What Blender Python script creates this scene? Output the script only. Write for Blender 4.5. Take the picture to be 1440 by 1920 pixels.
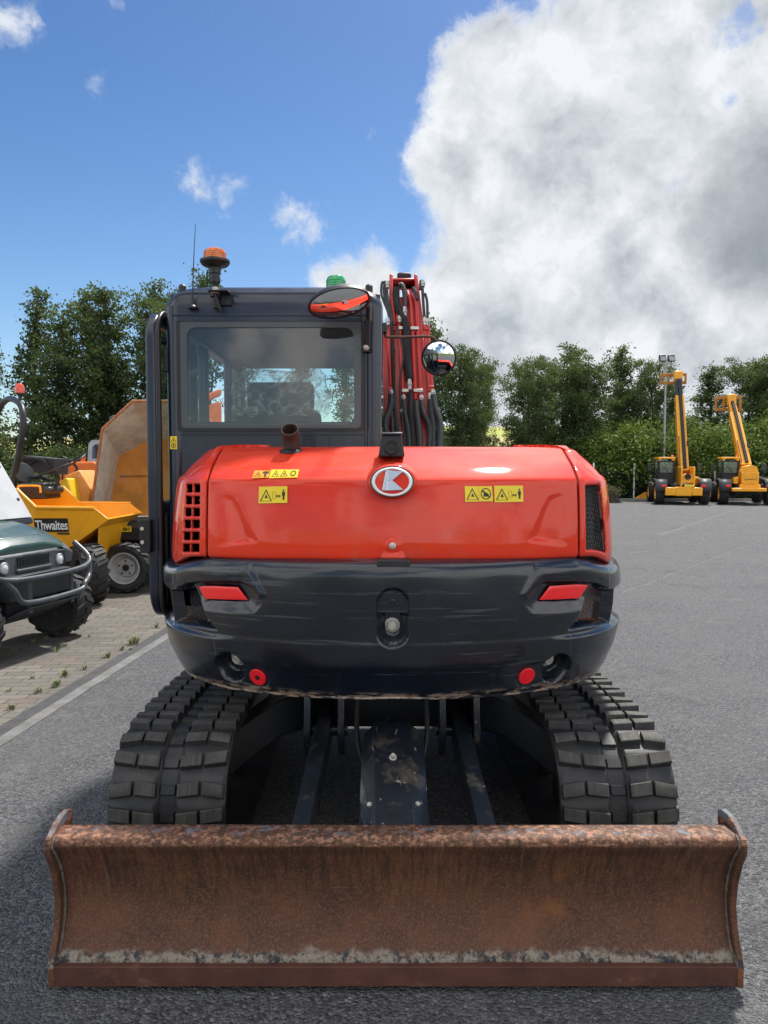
import bpy, bmesh, math, random
import numpy as np
from mathutils import Vector, Matrix, noise as mnoise
R = math.radians
for o in list(bpy.data.objects): bpy.data.objects.remove(o)
SC = bpy.context.scene
COL = SC.collection
# ------------------------------------------------------------------ camera
CAMH, PITCH, FPX = 1.65, R(3.31), 1400.0
cd = bpy.data.cameras.new('camera'); cam = bpy.data.objects.new('camera', cd); COL.objects.link(cam)
cam.location = (0, 0, CAMH); cam.rotation_euler = (R(90) - PITCH, 0, 0)
cd.sensor_fit = 'VERTICAL'; cd.sensor_height = 24; cd.lens = 24 * FPX / 1920
cd.clip_start = .05; cd.clip_end = 3000
SC.camera = cam
SC.render.resolution_x = 768; SC.render.resolution_y = 1024
SC.render.engine = 'CYCLES'
SC.view_settings.view_transform = 'Standard'; SC.view_settings.look = 'None'
SC.view_settings.exposure = EXPOSURE = 0.75; SC.view_settings.gamma = 1
CP, SP = math.cos(PITCH), math.sin(PITCH)
def ray(px, py):
    a, b = (px - 720) / FPX, (960 - py) / FPX
    return Vector((a, CP + b * SP, -SP + b * CP))
def P(px, py, Y):                       # the point at world distance Y seen there in the photograph
    d = ray(px, py); return Vector((0, 0, CAMH)) + d * (Y / d.y)
def G(px, py, z=0.0):
    d = ray(px, py); return Vector((0, 0, CAMH)) + d * ((z - CAMH) / d.z)
def proj(p):
    x, y, z = p[0], p[1], p[2] - CAMH
    dep = y * CP - z * SP; up = y * SP + z * CP
    return 720 + FPX * x / dep, 960 - FPX * up / dep
# ------------------------------------------------------------------ sun and sky
SUN_EL, SUN_AZ = R(58), R(24)           # azimuth measured from +Y towards +X
sd = Vector((math.sin(SUN_AZ) * math.cos(SUN_EL), math.cos(SUN_AZ) * math.cos(SUN_EL), math.sin(SUN_EL)))
sl = bpy.data.lights.new('sun', 'SUN'); sl.energy = 4.0; sl.angle = R(4.5); sl.color = (1, .95, .88)
so = bpy.data.objects.new('sun', sl); COL.objects.link(so)
so.rotation_euler = sd.to_track_quat('Z', 'Y').to_euler()
W = bpy.data.worlds.new('World'); SC.world = W; W.use_nodes = True
nt = W.node_tree; N = nt.nodes; L = nt.links
for n in list(N): N.remove(n)
def nd(tree, typ, **k):
    n = tree.nodes.new(typ)
    for a, b in k.items(): setattr(n, a, b)
    return n
def mth(tree, op, a, b=None, c=None, clamp=False):
    n = tree.nodes.new('ShaderNodeMath'); n.operation = op; n.use_clamp = clamp
    for i, v in enumerate((a, b, c)):
        if v is None: continue
        if hasattr(v, 'links') or isinstance(v, bpy.types.NodeSocket): tree.links.new(v, n.inputs[i])
        else: n.inputs[i].default_value = v
    return n.outputs[0]
def mixc(tree, f, a, b, blend='MIX'):
    n = tree.nodes.new('ShaderNodeMix'); n.data_type = 'RGBA'; n.blend_type = blend
    for s, v in ((n.inputs[0], f), (n.inputs[6], a), (n.inputs[7], b)):
        if isinstance(v, bpy.types.NodeSocket): tree.links.new(v, s)
        elif isinstance(v, (int, float)): s.default_value = v
        else: s.default_value = tuple(v) + ((1,) if len(v) == 3 else ())
    return n.outputs[2]
def smooth(tree, v, lo, hi, olo=0., ohi=1.):
    n = tree.nodes.new('ShaderNodeMapRange'); n.interpolation_type = 'SMOOTHSTEP'
    tree.links.new(v, n.inputs[0])
    for i, q in zip((1, 2, 3, 4), (lo, hi, olo, ohi)): n.inputs[i].default_value = q
    return n.outputs[0]
def noise(tree, vec, scale, detail=4, rough=.55, dist=0., col=False):
    n = tree.nodes.new('ShaderNodeTexNoise'); n.inputs['Scale'].default_value = scale
    n.inputs['Detail'].default_value = detail; n.inputs['Roughness'].default_value = rough
    n.inputs['Distortion'].default_value = dist
    if vec is not None: tree.links.new(vec, n.inputs['Vector'])
    return n.outputs['Color' if col else 'Fac']
sky = nd(nt, 'ShaderNodeTexSky', sky_type='NISHITA', sun_disc=False)
sky.sun_elevation = SUN_EL; sky.sun_rotation = SUN_AZ; sky.altitude = 60
sky.air_density = 1.0; sky.dust_density = .6; sky.ozone_density = 2.0
tc = nd(nt, 'ShaderNodeTexCoord'); D = tc.outputs['Generated']
# domain warp
wn = noise(nt, D, 5.0, 6, .6, col=True)
w1 = nd(nt, 'ShaderNodeVectorMath', operation='SUBTRACT'); L.new(wn, w1.inputs[0]); w1.inputs[1].default_value = (.5, .5, .5)
w2 = nd(nt, 'ShaderNodeVectorMath', operation='MULTIPLY_ADD'); L.new(w1.outputs[0], w2.inputs[0]); w2.inputs[1].default_value = (.10, .10, .10); L.new(D, w2.inputs[2])
DW = w2.outputs[0]
def blobs(lst, sx=1., vec=None):
    out = None
    for (px, py, r) in lst:
        c = ray(px, py).normalized(); e = ray(px + r * .7, py + r * .7).normalized(); rr = (e - c).length
        n = nd(nt, 'ShaderNodeVectorMath', operation='DISTANCE'); L.new(vec or DW, n.inputs[0]); n.inputs[1].default_value = c
        v = mth(nt, 'MULTIPLY_ADD', n.outputs['Value'], -1 / rr, 1.0)
        v = mth(nt, 'MULTIPLY', v, min(1.0, r / 160))
        if out is None: out = v
        else:
            out = mth(nt, 'SMOOTH_MAX', out, v, .12)
    return out
BIG = [(945, 150, 125), (900, 300, 140), (1010, 330, 230), (1200, 200, 270), (1330, 60, 250), (1420, 330, 330), (1100, 520, 260),
       (930, 520, 165), (850, 590, 120), (1300, 620, 300), (1000, 640, 200), (700, 545, 75), (620, 530, 60), (1600, 200, 400), (1560, 700, 300), (1300, -250, 300)]
big = blobs(BIG)
fb = noise(nt, DW, 8, 12, .68)
fbx = noise(nt, DW, 40, 8, .7)
dens = mth(nt, 'ADD', mth(nt, 'ADD', big, mth(nt, 'MULTIPLY_ADD', fb, .9, -.45)), mth(nt, 'MULTIPLY_ADD', fbx, .30, -.15))
m_big = smooth(nt, dens, -.05, .24)
# small wisps (thin)
WISP = [(350, 335, 55), (420, 362, 50), (300, 318, 32), (560, 400, 66), (600, 425, 50), (30, 50, 70), (80, 62, 50), (10, 85, 50), (250, 252, 34), (705, 237, 30), (200, 155, 32), (222, 40, 26), (385, 30, 18)]
wis = blobs(WISP)
fw = noise(nt, DW, 26, 8, .62)
m_w = smooth(nt, mth(nt, 'ADD', mth(nt, 'MULTIPLY', wis, 2.4), mth(nt, 'MULTIPLY_ADD', fw, 2.3, -1.36)), -.1, .95, 0, .85)
# general broken cloud for the part of the sky behind and beside the camera
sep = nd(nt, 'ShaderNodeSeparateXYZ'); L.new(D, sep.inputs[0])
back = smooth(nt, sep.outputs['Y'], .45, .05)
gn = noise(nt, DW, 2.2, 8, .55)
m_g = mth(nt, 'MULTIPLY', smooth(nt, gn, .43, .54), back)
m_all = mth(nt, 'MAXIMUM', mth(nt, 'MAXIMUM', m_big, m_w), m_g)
# cloud body brightness
holes = blobs([(1262, 392, 26), (1395, 20, 60), (1374, 182, 22)])
m_all = mth(nt, 'SUBTRACT', m_all, smooth(nt, mth(nt, 'ADD', mth(nt, 'MULTIPLY', holes, 2.6), mth(nt, 'MULTIPLY_ADD', fw, 3.0, -1.5)), .0, .9, 0, .7), clamp=True)
thick = smooth(nt, dens, .05, .75)
b1 = noise(nt, DW, 4.2, 7, .55)
b2 = noise(nt, D, 11, 8, .6)
dk = blobs([(1470, 400, 210), (1570, 330, 200)])
grey = mth(nt, 'MULTIPLY', thick, smooth(nt, mth(nt, 'ADD', b1, mth(nt, 'MULTIPLY_ADD', b2, .5, -.25)), .44, .70, .05, 1.))
gr2 = mth(nt, 'MULTIPLY', smooth(nt, blobs([(1000, 300, 190), (930, 600, 150), (1150, 640, 200), (1230, 300, 110), (1090, 520, 110)]), -.05, .6, 0, .62), smooth(nt, b2, .35, .66, .2, 1))
grey = mth(nt, 'MAXIMUM', grey, gr2)
off = nd(nt, 'ShaderNodeVectorMath', operation='MULTIPLY_ADD'); L.new(DW, off.inputs[0]); off.inputs[1].default_value = (1, 1, 1); off.inputs[2].default_value = tuple((sd - ray(1100, 350).normalized()).normalized() * .055)
s_a = noise(nt, DW, 6.5, 9, .6); s_b = noise(nt, off.outputs[0], 6.5, 5, .6)
bil = mth(nt, 'SUBTRACT', s_b, s_a)
grey = mth(nt, 'ADD', mth(nt, 'MULTIPLY', grey, .62), mth(nt, 'MULTIPLY', mth(nt, 'MULTIPLY_ADD', bil, 3.0, .20), smooth(nt, dens, .02, .3, .1, 1)), clamp=True)
colr = mixc(nt, grey, (6.3, 6.5, 6.75), (3.35, 3.65, 4.0))
fb2 = noise(nt, DW, 30, 6, .6)
colr = mixc(nt, smooth(nt, mth(nt, 'ADD', dk, mth(nt, 'MULTIPLY_ADD', b2, .5, -.25)), -.2, .7, 0, .62), colr, (1.6, 1.8, 2.1))
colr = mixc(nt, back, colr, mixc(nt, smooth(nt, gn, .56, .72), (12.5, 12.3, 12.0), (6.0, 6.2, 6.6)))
hs = nd(nt, 'ShaderNodeHueSaturation'); hs.inputs['Saturation'].default_value = 1.2; hs.inputs['Value'].default_value = SKYV = .70
L.new(sky.outputs[0], hs.inputs['Color'])
elv = smooth(nt, sep.outputs['Z'], .0, .55)
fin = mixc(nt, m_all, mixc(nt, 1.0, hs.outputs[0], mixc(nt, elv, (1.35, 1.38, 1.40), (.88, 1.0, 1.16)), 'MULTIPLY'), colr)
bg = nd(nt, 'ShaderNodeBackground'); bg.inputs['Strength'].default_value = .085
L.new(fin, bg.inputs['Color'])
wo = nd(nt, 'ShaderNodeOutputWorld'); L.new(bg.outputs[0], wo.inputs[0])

# ------------------------------------------------------------------ materials
MATS = {}
def newmat(name):
    m = bpy.data.materials.new(name); m.use_nodes = True
    t = m.node_tree; b = t.nodes['Principled BSDF']; MATS[name] = m
    return m, t, b
def ocoord(t, scale=None):
    c = t.nodes.new('ShaderNodeTexCoord').outputs['Object']
    if scale:
        mp = t.nodes.new('ShaderNodeMapping'); mp.inputs['Scale'].default_value = scale
        t.links.new(c, mp.inputs[0]); c = mp.outputs[0]
    return c
def addbump(t, b, h, strength, dist=.01, prev=None):
    n = t.nodes.new('ShaderNodeBump'); n.inputs['Strength'].default_value = strength; n.inputs['Distance'].default_value = dist
    t.links.new(h, n.inputs['Height'])
    if prev is not None: t.links.new(prev, n.inputs['Normal'])
    t.links.new(n.outputs[0], b.inputs['Normal']); return n.outputs[0]
def pm(name, col, rough=.5, metal=0., var=.15, scale=6., bump=0., bscale=60., coat=0., dirt=None, rvar=.1, spec=.5, streak=None, speckle=None):
    m, t, b = newmat(name)
    c = ocoord(t)
    f = noise(t, c, scale, 5, .6)
    ff = smooth(t, f, .3, .7)
    base = mixc(t, ff, [x * (1 - var) for x in col], [min(1, x * (1 + var)) for x in col])
    r = mth(t, 'MULTIPLY_ADD', noise(t, c, scale * 2.7, 5, .6), rvar * 2, rough - rvar)
    if dirt:                             # (colour, amount 0..1, scale)
        dn = noise(t, c, dirt[2], 9, .68)
        df = smooth(t, dn, .68 - .3 * dirt[1], .80 - .2 * dirt[1], 0, dirt[3] if len(dirt) > 3 else .8)
        base = mixc(t, df, base, dirt[0]); r = mth(t, 'MULTIPLY_ADD', df, .35, r, clamp=True)
    if streak:                           # (colour, threshold, mapping scale) scratches stretched one way
        sn = noise(t, ocoord(t, streak[2]), 1.0, 6, .65)
        sf = smooth(t, sn, streak[1], streak[1] + .06, 0, streak[3] if len(streak) > 3 else .7)
        base = mixc(t, sf, base, streak[0]); r = mth(t, 'MULTIPLY_ADD', sf, .25, r, clamp=True)
    if speckle:                          # (colour, threshold, scale)
        v = noise(t, c, speckle[2], 3, .7)
        base = mixc(t, smooth(t, v, speckle[1], speckle[1] + .05, 0, .8), base, speckle[0])
    t.links.new(base, b.inputs['Base Color']); t.links.new(r, b.inputs['Roughness'])
    b.inputs['Metallic'].default_value = metal; b.inputs['Specular IOR Level'].default_value = spec
    b.inputs['Coat Weight'].default_value = coat; b.inputs['Coat Roughness'].default_value = .05
    if bump: addbump(t, b, noise(t, c, bscale, 5, .6), bump)
    return m
RED = pm('red_paint', (.68, .034, .008), .60, var=.07, scale=3, coat=.75, dirt=((.44, .17, .13), .50, 4.5, .24), streak=((.68, .22, .17), .66, (20, 3, 5), .22), rvar=.06, bump=.02, bscale=3.5, spec=.12)
REDB = pm('red_boom_paint', (.50, .028, .020), .42, var=.1, scale=5, coat=.2, dirt=((.35, .16, .12), .35, 6, .4))
CWB = pm('counterweight_paint', (.0060, .0085, .0155), .28, var=.25, scale=2.5, coat=.45, dirt=((.045, .046, .048), .22, 3.5, .4), streak=((.085, .095, .11), .585, (2.5, 2.5, 75), .45), rvar=.08, bump=.02, bscale=5, speckle=((.22, .21, .19), .76, 70))
CABP = pm('cab_paint', (.0085, .013, .031), .34, var=.2, scale=4, coat=.3, dirt=((.04, .045, .06), .25, 5, .3), streak=((.07, .08, .10), .62, (26, 26, 1.5), .35))
BLK = pm('black_plastic', (.012, .012, .014), .45, var=.2, scale=8, dirt=((.05, .048, .045), .3, 9, .5), bump=.05, bscale=200)
FRIT = pm('window_frit', (.055, .062, .070), .35, var=.08, scale=3, coat=.3)
STEELB = pm('black_steel', (.013, .017, .025), .40, var=.3, scale=5, coat=.15, dirt=((.13, .11, .085), .5, 7, .6), streak=((.30, .25, .19), .645, (34, 5, 34), .75), speckle=((.38, .33, .27), .66, 30), bump=.1, bscale=40)
DARKU = pm('dark_underbody', (.010, .011, .014), .6, var=.3, dirt=((.05, .042, .035), .4, 6, .6), bump=.1, bscale=30)
BOLT = pm('zinc_bolt', (.48, .47, .42), .5, metal=.35, var=.2, scale=30, dirt=((.2, .15, .1), .4, 60, .6))
CHROME = pm('chrome', (.62, .65, .69), .14, metal=1., var=.03, rvar=.02)
WHITE = pm('white_paint', (.75, .75, .74), .4, var=.06, scale=9, dirt=((.4, .38, .33), .3, 12, .4))
YEL = pm('yellow_sticker', (.80, .60, .02), .4, var=.04)
ORS = pm('orange_sticker', (.80, .34, .03), .4, var=.04)
INK = pm('sticker_ink', (.015, .013, .01), .5, var=.05)
REFL = pm('red_reflector', (.88, .010, .014), .3, var=.05, scale=160, coat=.6)
PLUG = pm('red_plug', (.80, .008, .02), .45, var=.08, scale=20)
HOSE = pm('rubber_hose', (.022, .023, .026), .55, var=.25, scale=14, bump=.05, bscale=150, dirt=((.08, .08, .08), .3, 20, .4))
SLEEVE = pm('woven_sleeve', (.012, .012, .013), .85, var=.3, scale=40, bump=.5, bscale=160)
RUSTP = pm('rusty_pipe', (.10, .045, .028), .8, var=.35, scale=18, bump=.2, bscale=80, dirt=((.25, .12, .07), .4, 25, .6))
FIT = pm('hose_fitting', (.55, .53, .48), .35, metal=.7, var=.2, scale=30)
RUBBER = pm('tyre_rubber', (.018, .018, .019), .72, var=.3, scale=10, dirt=((.09, .078, .062), .38, 9, .55), bump=.1, bscale=60)
AMBER = pm('amber_lens', (.75, .17, .01), .18, var=.1, coat=.8)
GREENL = pm('green_lens', (.02, .34, .10), .12, var=.2, coat=.8)
def glassmat(name, tint, refl=.06, rough=0.0, haze=0.0):
    m, t, b = newmat(name); t.nodes.remove(b)
    tr = t.nodes.new('ShaderNodeBsdfTransparent'); tr.inputs[0].default_value = (*tint, 1)
    gl = t.nodes.new('ShaderNodeBsdfGlossy'); gl.inputs['Roughness'].default_value = rough
    fr = t.nodes.new('ShaderNodeFresnel'); fr.inputs['IOR'].default_value = 1.33
    f = mth(t, 'ADD', fr.outputs[0], refl, clamp=True)
    mx = t.nodes.new('ShaderNodeMixShader'); t.links.new(f, mx.inputs[0]); t.links.new(tr.outputs[0], mx.inputs[1]); t.links.new(gl.outputs[0], mx.inputs[2])
    out = mx.outputs[0]
    if haze:
        df = t.nodes.new('ShaderNodeBsdfDiffuse'); df.inputs[0].default_value = (.5, .55, .6, 1)
        hz = smooth(t, noise(t, ocoord(t), 5, 5, .6), .35, .75, haze * .4, haze)
        m2 = t.nodes.new('ShaderNodeMixShader'); t.links.new(hz, m2.inputs[0]); t.links.new(out, m2.inputs[1]); t.links.new(df.outputs[0], m2.inputs[2]); out = m2.outputs[0]
    t.links.new(out, t.nodes['Material Output'].inputs[0]); return m
GLASS = glassmat('window_glass', (.90, .97, .97), .07, 0, .045)
GLASS2 = glassmat('green_tint_glass', (.72, .86, .80), .0, 0, .01)
m, t, b = newmat('mirror'); b.inputs['Metallic'].default_value = 1; b.inputs['Base Color'].default_value = (.82, .84, .85, 1); b.inputs['Roughness'].default_value = .02; MIRROR = m
m, t, b = newmat('clear_plastic_wrap')
b.inputs['Base Color'].default_value = (.62, .64, .66, 1); b.inputs['Roughness'].default_value = .22
cr = noise(t, ocoord(t), 14, 8, .7, 2.0); addbump(t, b, cr, 1.0, .03); PLASTICW = m
t.links.new(smooth(t, noise(t, ocoord(t), 9, 7, .7, 3.), .42, .66, .04, .75), b.inputs['Alpha'])

_t = CWB.node_tree; _b = _t.nodes['Principled BSDF']; _src = _b.inputs['Base Color'].links[0].from_socket
_c = ocoord(_t); _s = _t.nodes.new('ShaderNodeSeparateXYZ'); _t.links.new(_c, _s.inputs[0])
_m = mth(_t, 'MULTIPLY', smooth(_t, _s.outputs['Z'], .800, .772), smooth(_t, noise(_t, ocoord(_t, (14, 14, 60)), 1, 7, .7), .47, .56))
_t.links.new(mixc(_t, _m, _src, mixc(_t, noise(_t, _c, 20, 3), (.34, .32, .27), (.24, .10, .04))), _b.inputs['Base Color'])
RUSTD = pm('sooty_rust_pipe', (.045, .024, .018), .85, var=.35, scale=18, bump=.2, bscale=80, dirt=((.14, .07, .045), .4, 25, .5))
# rusty blade steel
def blade_mat():
    m, t, b = newmat('rusty_blade_steel')
    tcx = t.nodes.new('ShaderNodeTexCoord').outputs['Object']
    s = t.nodes.new('ShaderNodeSeparateXYZ'); t.links.new(tcx, s.inputs[0]); Z = s.outputs['Z']; X = s.outputs['X']
    c = tcx
    base = mixc(t, smooth(t, noise(t, c, 5, 7, .6), .3, .7), (.050, .023, .014), (.115, .045, .024))
    fine = noise(t, c, 130, 5, .72)
    base = mixc(t, smooth(t, fine, .44, .66, 0, .75), base, (.175, .080, .042))
    # vertical streaks below the rolled top
    st = noise(t, ocoord(t, (66, 1, 9)), 1, 7, .72, .4)
    zs = smooth(t, Z, .18, .38)
    base = mixc(t, mth(t, 'MULTIPLY', smooth(t, st, .42, .62, 0, .65), zs), base, (.026, .016, .010))
    st2 = noise(t, ocoord(t, (40, 1, 3)), 1.3, 5, .65)
    base = mixc(t, mth(t, 'MULTIPLY', smooth(t, st2, .56, .72, 0, .7), smooth(t, Z, .2, .42)), base, (.15, .095, .045))
    # orange patches
    base = mixc(t, smooth(t, noise(t, c, 3.1, 8, .62), .60, .74, 0, .7), base, (.20, .075, .022))
    # scuffed top edge
    tz = mth(t, 'ADD', Z, mth(t, 'MULTIPLY_ADD', noise(t, c, 18, 6, .7), .034, -.017))
    sp = noise(t, ocoord(t, (30, 30, 55)), 1.5, 7, .72)
    base = mixc(t, mth(t, 'MULTIPLY', smooth(t, tz, .470, .482), smooth(t, sp, .47, .62, 0, .9)), base, (.33, .165, .10))
    base = mixc(t, mth(t, 'MULTIPLY', smooth(t, tz, .500, .506), smooth(t, noise(t, c, 8, 6, .7), .38, .55)), base, (.13, .145, .17))
    # worn flaking paint above the cutting edge
    bz = mth(t, 'ADD', Z, mth(t, 'MULTIPLY_ADD', noise(t, c, 11, 7, .72), .075, -.0375))
    band = mth(t, 'MULTIPLY', smooth(t, bz, .122, .104), smooth(t, Z, .082, .086))
    wf = noise(t, c, 26, 7, .72)
    wcol = mixc(t, smooth(t, wf, .44, .52), (.020, .026, .036), (.235, .21, .175))
    wcol = mixc(t, smooth(t, noise(t, c, 60, 4, .7), .5, .62), wcol, (.13, .09, .06))
    base = mixc(t, mth(t, 'MULTIPLY', band, .92), base, wcol)
    # long scratches
    sc = noise(t, ocoord(t, (2.0, 1, 60)), 1, 5, .6)
    base = mixc(t, smooth(t, sc, .715, .73, 0, .5), base, (.24, .14, .09))
    dk = noise(t, c, 2.3, 6, .6, .6)
    base = mixc(t, mth(t, 'MULTIPLY', smooth(t, dk, .62, .74, 0, .75), smooth(t, Z, .41, .45)), base, (.030, .020, .018))
    t.links.new(base, b.inputs['Base Color'])
    t.links.new(mth(t, 'MULTIPLY_ADD', fine, .35, .47), b.inputs['Roughness'])
    b.inputs['Specular IOR Level'].default_value = .35
    base2 = noise(t, ocoord(t, (1.2, 1, 34)), 2, 6, .7); p = addbump(t, b, fine, .3, .004)
    addbump(t, b, st, .35, .006, p)
    return m
RUST = blade_mat()
RUST2 = pm('rusty_edge_steel', (.085, .030, .020), .62, var=.25, scale=7, bump=.25, bscale=110, dirt=((.17, .085, .05), .35, 9, .6), streak=((.22, .14, .10), .70, (3, 3, 50), .4))
def track_mat():
    m, t, b = newmat('track_rubber')
    c = ocoord(t); s = t.nodes.new('ShaderNodeSeparateXYZ'); t.links.new(c, s.inputs[0])
    base = mixc(t, smooth(t, noise(t, c, 7, 6, .65), .35, .7), (.012, .013, .016), (.034, .033, .033))
    base = mixc(t, smooth(t, noise(t, c, 60, 4, .7), .62, .7, 0, .5), base, (.11, .105, .095))
    t.links.new(base, b.inputs['Base Color']); b.inputs['Roughness'].default_value = .58
    w = mth(t, 'SINE', mth(t, 'MULTIPLY', s.outputs['X'], 2 * math.pi / .0095))
    addbump(t, b, noise(t, c, 60, 4, .6), .25, .005)
    return m
TRACK = track_mat()
LUGT = pm('worn_lug_rubber', (.052, .050, .045), .72, var=.3, scale=12, streak=((.022, .022, .021), .52, (260, 2, 2), .6), dirt=((.14, .13, .115), .35, 16, .5), bump=.2, bscale=90)

# ------------------------------------------------------------------ mesh helpers
ORIG = {}
class MB:
    def __init__(s, M=None): s.v = []; s.f = []; s.m = []; s.M = M; s.mi = 0
    def add(s, vs, fs):
        k = len(s.v)
        if s.M is not None: vs = [s.M @ Vector(q) for q in vs]
        s.v += [tuple(q) for q in vs]; s.f += [tuple(i + k for i in q) for q in fs]; s.m += [s.mi] * len(fs); return s
    def box(s, c, d, rot=None):
        hx, hy, hz = d[0] / 2, d[1] / 2, d[2] / 2; c = Vector(c)
        vs = [Vector((x, y, z)) for z in (-hz, hz) for y in (-hy, hy) for x in (-hx, hx)]
        if rot is not None:
            E = Matrix.Rotation(rot[2], 3, 'Z') @ Matrix.Rotation(rot[1], 3, 'Y') @ Matrix.Rotation(rot[0], 3, 'X'); vs = [E @ q for q in vs]
        return s.add([c + q for q in vs], [(0, 2, 3, 1), (4, 5, 7, 6), (0, 1, 5, 4), (1, 3, 7, 5), (3, 2, 6, 7), (2, 0, 4, 6)])
    def bb(s, x0, x1, y0, y1, z0, z1): return s.box(((x0 + x1) / 2, (y0 + y1) / 2, (z0 + z1) / 2), (abs(x1 - x0), abs(y1 - y0), abs(z1 - z0)))
    def prism(s, pts, a, b, axis='y'):
        n = len(pts)
        def mk(p, t): return {'y': (p[0], t, p[1]), 'x': (t, p[0], p[1]), 'z': (p[0], p[1], t)}[axis]
        vs = [mk(p, a) for p in pts] + [mk(p, b) for p in pts]
        fs = [tuple(range(n))[::-1], tuple(range(n, 2 * n))] + [(i, (i + 1) % n, n + (i + 1) % n, n + i) for i in range(n)]
        return s.add(vs, fs)
    def ring(s, o, i, a, b, axis='y'):
        n = len(o)
        def mk(p, t): return {'y': (p[0], t, p[1]), 'x': (t, p[0], p[1]), 'z': (p[0], p[1], t)}[axis]
        vs = [mk(p, a) for p in o] + [mk(p, a) for p in i] + [mk(p, b) for p in o] + [mk(p, b) for p in i]
        fs = []
        for k in range(n):
            j = (k + 1) % n
            fs += [(k, j, n + j, n + k), (2 * n + k, 3 * n + k, 3 * n + j, 2 * n + j), (k, 2 * n + k, 2 * n + j, j), (n + k, n + j, 3 * n + j, 3 * n + k)]
        return s.add(vs, fs)
    def tube(s, pts, r, seg=10, cap=True):
        pts = [Vector(p) for p in pts]; n = len(pts); rs = r if isinstance(r, (list, tuple)) else [r] * n
        vs = []; T0 = None; U = None
        for i, p in enumerate(pts):
            T = ((pts[min(i + 1, n - 1)] - pts[max(i - 1, 0)])).normalized()
            if U is None:
                U = T.orthogonal().normalized()
            else:
                U = (U - T * U.dot(T)); U = U.normalized() if U.length > 1e-6 else T.orthogonal().normalized()
            B = T.cross(U)
            for k in range(seg):
                a = 2 * math.pi * k / seg; vs.append(p + (U * math.cos(a) + B * math.sin(a)) * rs[i])
        fs = [(i * seg + k, i * seg + (k + 1) % seg, (i + 1) * seg + (k + 1) % seg, (i + 1) * seg + k) for i in range(n - 1) for k in range(seg)]
        if cap: fs += [tuple(range(seg))[::-1], tuple(range((n - 1) * seg, n * seg))]
        return s.add(vs, fs)
    def lathe(s, c, prof, axis=(0, 0, 1), seg=24, caps=(True, True)):      # prof: (radius, height) pairs
        c = Vector(c); A = Vector(axis).normalized(); U = A.orthogonal().normalized(); B = A.cross(U); n = len(prof); vs = []
        for r, h in prof:
            for k in range(seg):
                a = 2 * math.pi * k / seg; vs.append(c + A * h + (U * math.cos(a) + B * math.sin(a)) * max(r, 1e-4))
        fs = [(i * seg + k, i * seg + (k + 1) % seg, (i + 1) * seg + (k + 1) % seg, (i + 1) * seg + k) for i in range(n - 1) for k in range(seg)]
        if caps[0]: fs.append(tuple(range(seg))[::-1])
        if caps[1]: fs.append(tuple(range((n - 1) * seg, n * seg)))
        return s.add(vs, fs)
    def loft(s, loops, caps=(True, True), closed=True):
        n = len(loops[0]); vs = [p for l in loops for p in l]; fs = []
        for i in range(len(loops) - 1):
            for k in range(n if closed else n - 1):
                j = (k + 1) % n; fs.append((i * n + k, i * n + j, (i + 1) * n + j, (i + 1) * n + k))
        if caps[0]: fs.append(tuple(range(n))[::-1])
        if caps[1]: fs.append(tuple(range((len(loops) - 1) * n, len(loops) * n)))
        return s.add(vs, fs)
    def build(s, name, mats, parent=None, smooth=35, bevel=0, seg=2, solid=0, sub=0, fix=True, off=0):
        me = bpy.data.meshes.new(name); o = bpy.data.objects.new(name, me); COL.objects.link(o)
        org = Vector((0, 0, 0))
        if parent is not None:
            o.parent = parent; org = ORIG.get(parent.name, Vector((0, 0, 0))); ORIG[o.name] = org
        me.from_pydata([(a[0] - org.x, a[1] - org.y, a[2] - org.z) for a in s.v], [], s.f)
        if fix:
            bm = bmesh.new(); bm.from_mesh(me); bmesh.ops.recalc_face_normals(bm, faces=bm.faces); bm.to_mesh(me); bm.free()
        for q in (mats if isinstance(mats, (list, tuple)) else [mats]): me.materials.append(q)
        me.polygons.foreach_set('material_index', s.m)
        if smooth:
            me.polygons.foreach_set('use_smooth', [True] * len(me.polygons)); me.set_sharp_from_angle(angle=R(smooth))
        if solid:
            q = o.modifiers.new('solid', 'SOLIDIFY'); q.thickness = solid; q.offset = off
        if bevel:
            q = o.modifiers.new('bevel', 'BEVEL'); q.width = bevel; q.segments = seg; q.limit_method = 'ANGLE'; q.angle_limit = R(40)
            q.harden_normals = False
        if sub:
            q = o.modifiers.new('sub', 'SUBSURF'); q.levels = sub; q.render_levels = sub
        me.update()
        return o
def tag(o, label=None, cat=None, group=None, kind=None):
    if label: o['label'] = label
    if cat: o['category'] = cat
    if group: o['group'] = group
    if kind: o['kind'] = kind
    return o
def thing(name, loc, label, cat, group=None, rz=0, world=True):
    o = bpy.data.objects.new(name, None); COL.objects.link(o); o.location = loc; o.rotation_euler = (0, 0, rz); o.empty_display_size = .2
    ORIG[o.name] = Vector(loc) if world else Vector((0, 0, 0))
    return tag(o, label, cat, group)
def copy_tree(o, parent=None):
    c = o.copy(); COL.objects.link(c)
    if parent: c.parent = parent
    for ch in [q for q in bpy.data.objects if q.parent == o]: copy_tree(ch, c)
    return c
def rrect(x0, x1, z0, z1, r, n=6):
    out = []
    for (cx, cz, a0) in ((x1 - r, z1 - r, 0), (x0 + r, z1 - r, 90), (x0 + r, z0 + r, 180), (x1 - r, z0 + r, 270)):
        for k in range(n + 1):
            a = R(a0 + 90 * k / n); out.append((cx + r * math.cos(a), cz + r * math.sin(a)))
    return out
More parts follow.
